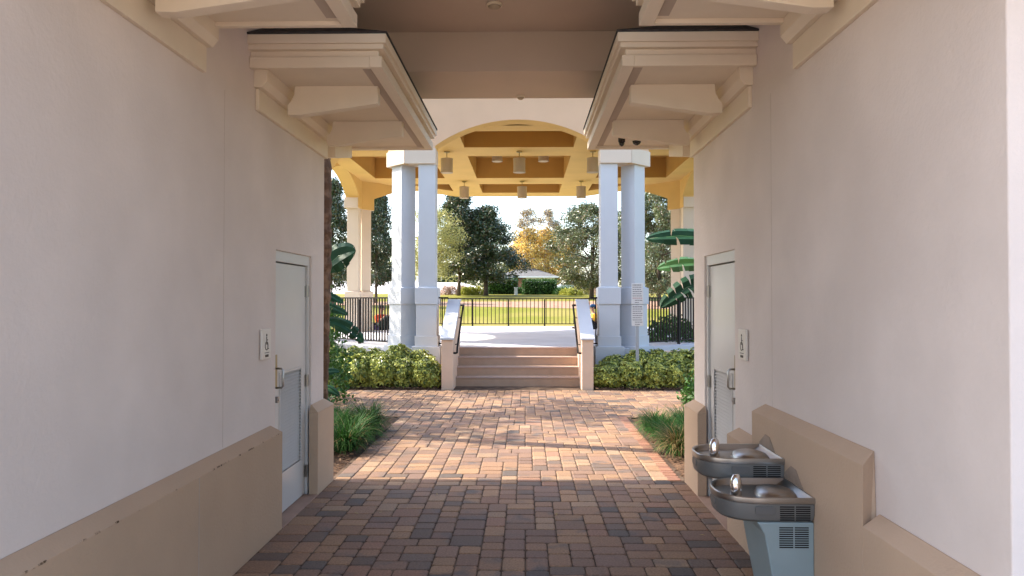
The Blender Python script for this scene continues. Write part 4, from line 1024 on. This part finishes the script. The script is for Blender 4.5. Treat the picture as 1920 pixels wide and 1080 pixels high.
mound(-3.75, 12.6, .75, 2.15, 'leafy_shrub', 'dense dark green shrub filling in behind the palm trunk', M['hedge'], n=700, size=.10)
mound(-4.7, 16.5, .5, 1.2, 'leafy_shrub', 'mid green shrub behind the dark paddle leaves, left of the railing', M['hedge'], n=500, size=.09)
mound(3.6, 18.2, .75, 1.15, 'leafy_shrub', 'dark dense shrub seen through the right railing', M['hedge'], n=600, size=.11)

# palm by the left building and canopy trees outside the picture that throw the dappled light
def palm(x, y, h, label, name='palm_tree'):
    T = empty(name, (x, y, 0), 0, label, 'palm'); m = MB(); n = 60; pts = []; rs = []
    for k in range(n+1):
        t = k/n; pts.append((.05*math.sin(t*3), .03*math.sin(t*5), h*t)); rs.append(.105+.016*(k % 2)+random.uniform(-.006, .008)+(.03 if t < .04 else 0))
    m.tube(pts, rs, 14); m.build('trunk', M['palmbark'], T, smooth=False)
    for f in range(11):
        a = f*2.4; el = R(random.uniform(-20, 60)); L = random.uniform(1.7, 2.3); m = MB(); p = Vector((0, 0, h-.05)); d = Vector((math.cos(a)*math.cos(el), math.sin(a)*math.cos(el), math.sin(el))); path = [p.copy()]
        s = Vector((-math.sin(a), math.cos(a), 0))
        for k in range(22):
            d = (d-Vector((0, 0, .055))).normalized(); p = p+d*L/22; path.append(p.copy())
            if k > 2:
                for sg in (-1, 1):
                    q = p+(s*sg*.8+d*.6-Vector((0, 0, .35))).normalized()*(.55*math.sin(math.pi*(k/22)**.8)+.08); e = d*.016
                    m.add([p-e, p+e, q], [(0, 1, 2)])
        m.tube(path, [.018*(1-i/30) for i in range(len(path))], 5); m.build('frond', M['paddle'], T, recalc=False)
palm(-2.70, 9.6, 6.3, 'slim brown palm trunk rising beside the far corner of the left building')
mF, cF = crown_mesh('canopy', 3.6, 7.6, 2.4, [M['hedge']], 30, 420, .20, 'round', 0, .55, .5)
tF = tree_parts(mF, cF, 3.2, .14, M['bark'], .2, 14)
place_tree('oak_tree', 'leafy tree beside the left cross path, hidden behind the left building', 'tree', 'trees beside the cross path', (-6.9, 12.6, 0), mF, tF)
0 and place_tree('oak_tree', 'leafy tree farther left of the cross path', 'tree', 'trees beside the cross path', (-9.5, 9.4, 0), mF, tF, 2.0, (1.05, 1.05, 1.1))

place_tree('oak_tree', 'leafy tree left of the pavilion beyond the left bed', 'tree', 'trees beside the cross path', (-7.6, 16.4, 0), mF, tF, 3.3, (.85, .85, .95))
g = MB()
for k in range(46):
    x, y = random.uniform(-1.8, 1.5), random.uniform(3.2, 14); a = random.uniform(0, 6.28); l = random.uniform(.012, .03); u_ = Vector((math.cos(a), math.sin(a), 0))*l; v_ = Vector((-math.sin(a), math.cos(a), 0))*l*.4
    c = Vector((x, y, .004)); g.add([c-u_, c-v_+Vector((0, 0, .002)), c+u_+Vector((0, 0, random.uniform(.002, .012))), c+v_+Vector((0, 0, .003))], [(0, 1, 2, 3)])
tag(g.build('fallen_leaves', M['straw'], recalc=False), 'few tiny dry leaves scattered over the pavers', 'leaf litter', kind='stuff')
# ---------------------------------------------------------------- people seated on the pavilion floor
def skin_obj(name, chain, mt, parent, sub=2):
    """chain: list of branches, each a list of (x,y,z,r); a branch may start with an index to join onto"""
    vs = []; es = []; rs = []
    for br in chain:
        prev = None
        for p in br:
            if isinstance(p, int): prev = p; continue
            vs.append(p[:3]); rs.append(p[3]); i = len(vs)-1
            if prev is not None: es.append((prev, i))
            prev = i
    me = bpy.data.meshes.new(name); me.from_pydata(vs, es, []); me.materials.append(mt); me.update()
    o = bpy.data.objects.new(name, me); COL.objects.link(o); o.parent = parent
    sk = o.modifiers.new('skin', 'SKIN'); sk.use_smooth_shade = True
    for i, r_ in enumerate(rs): me.skin_vertices[0].data[i].radius = (r_, r_)
    me.skin_vertices[0].data[0].use_root = True
    su = o.modifiers.new('sub', 'SUBSURF'); su.levels = sub; su.render_levels = sub
    return o
def seated(x, y, z, rz, label, top, legs, hairm, cap=None):
    """sits on the floor facing local -y, knees raised, forearms resting on the knees"""
    T = empty('person', (x, y, z), rz, label, 'person', None)
    ch = [[(0, 0, .12, .13), (0, .02, .28, .12), (0, .0, .42, .135), (0, -.03, .54, .07), (0, -.045, .60, .045), (0, -.06, .66, .075), (0, -.065, .73, .085), (0, -.05, .79, .07)]]
    base = 8
    for s in (-1, 1):
        hip = len([p for b in ch for p in b if not isinstance(p, int)])
        ch.append([0, (s*.10, -.02, .11, .085), (s*.15, -.25, .30, .075), (s*.15, -.42, .46, .055), (s*.14, -.52, .26, .05), (s*.13, -.60, .06, .035), (s*.13, -.70, .035, .032), (s*.13, -.79, .025, .02)])
        n0 = hip+7
        ch.append([2, (s*.16, .0, .47, .055), (s*.23, -.08, .32, .045), (s*.20, -.22, .36, .036), (s*.15, -.36, .50, .026), (s*.13, -.41, .51, .03)])
        pal_ = n0+4
        for f in range(4): ch.append([pal_, (s*(.155-.017*f), -.445, .512-abs(f-1.2)*.002, .0085), (s*(.155-.017*f), -.475+.004*f, .495, .008), (s*(.155-.017*f), -.485+.004*f, .472, .007)])
        ch.append([pal_, (s*.10, -.425, .50, .009), (s*.088, -.44, .48, .008)])
    B = skin_obj('body', ch, M['skin'], T)
    sh = [[(0, .0, .12, .145), (0, .02, .28, .137), (0, 0, .42, .15), (0, -.02, .52, .085)]]
    for s in (-1, 1): sh.append([2, (s*.165, .0, .47, .07), (s*.235, -.08, .32, .058), (s*.215, -.15, .335, .052)])
    skin_obj('shirt', sh, top, B)
    lg = [[(0, 0, .10, .145)]]
    for s in (-1, 1): lg.append([0, (s*.10, -.02, .11, .10), (s*.15, -.25, .30, .09), (s*.15, -.43, .465, .068), (s*.14, -.52, .26, .062), (s*.135, -.58, .10, .052)])
    skin_obj('trousers', lg, legs, B)
    for s in (-1, 1):
        m = MB(); m.hull([(s*.13-.045, -.60+.03, 0), (s*.13+.045, -.57, 0), (s*.13+.05, -.80, 0), (s*.13-.05, -.80, 0)], [(s*.13-.035, -.58, .08), (s*.13+.035, -.58, .08), (s*.13+.035, -.78, .045), (s*.13-.035, -.78, .045)]); m.build('shoe', M['blackcloth'], B, bevel=.015)
    hd = Vector((0, -.06, .725))
    def ball(c, r, mt, nm, par, seg=14):
        m = MB(); c = Vector(c); prof = [(max(.001, r[0]*math.sin(math.pi*k/10)), -r[2]*math.cos(math.pi*k/10)) for k in range(11)]
        m.lathe((0, 0, 0), prof, seg); m.v = [(c.x+v_[0], c.y+v_[1]*r[1]/r[0], c.z+v_[2]) for v_ in m.v]; return m.build(nm, mt, par, smooth=True)
    for s in (-1, 1): ball(hd+Vector((s*.03, -.085, .012)), (.011, .008, .008), M['hair'], 'eye', B, 8); ball(hd+Vector((s*.088, .0, .0)), (.012, .022, .03), M['skin'], 'ear', B, 8)
    ball(hd+Vector((0, -.098, -.012)), (.012, .018, .018), M['skin'], 'nose', B, 8); ball(hd+Vector((0, -.088, -.042)), (.022, .008, .006), M['red'], 'mouth', B, 8)
    ball(hd+Vector((0, .022, .035)), (.102, .100, .095), hairm, 'hair', B)
    if cap:
        ball(hd+Vector((0, .01, .06)), (.106, .106, .075), cap, 'cap', B)
        m = MB(); m.hull([(-.07, -.14, .775), (.07, -.14, .775), (.08, -.22, .765), (-.08, -.22, .765)], [(-.07, -.14, .785), (.07, -.14, .785), (.08, -.22, .772), (-.08, -.22, .772)]); m.build('cap_brim', cap, B)
    return T
seated(px(712, 24.2), 24.2, PZ, R(62), 'person in an orange red shirt and dark trousers seated on the left pavilion floor', M['orange'], M['trousers'], M['hair'])
seated(px(1114, 25.9), 25.9, PZ, R(-75), 'person in yellow shirt, black trousers and blue cap seated left of the right columns', M['yellowshirt'], M['blackcloth'], M['hair'], M['bluecap'])
seated(px(1124, 26.2), 26.3, PZ, R(30), 'person in a red shirt with dark hair, mostly hidden by the right columns', M['red'], M['red'], M['hair'])
def bag(x, y, z, mt, label, w_=.22, h=.2):
    T = empty('bag', (x, y, z), R(20), label, 'bag'); m = MB(); m.hull([(-w_, -.11, 0), (w_, -.11, 0), (w_, .11, 0), (-w_, .11, 0)], [(-w_*.8, -.06, h), (w_*.75, -.06, h*.9), (w_*.75, .06, h*.9), (-w_*.8, .06, h)]); m.build('body', mt, T, bevel=.035)
    m = MB(); m.tube([(-w_*.5, 0, h*.9), (-w_*.35, 0, h*1.45), (w_*.3, 0, h*1.4), (w_*.45, 0, h*.85)], .011, 7); m.build('strap', mt, T, smooth=True)
bag(px(700, 24), 24.0, PZ, M['purple'], 'purple bag on the pavilion floor beside the orange shirted person', .2, .18)
bag(px(732, 24.6), 24.7, PZ, M['blackcloth'], 'large black bag on the pavilion floor right of the orange shirted person', .28, .52)
bag(px(1109, 25.2), 25.2, PZ, M['blackcloth'], 'black bag on the floor in front of the blue capped person', .12, .17)
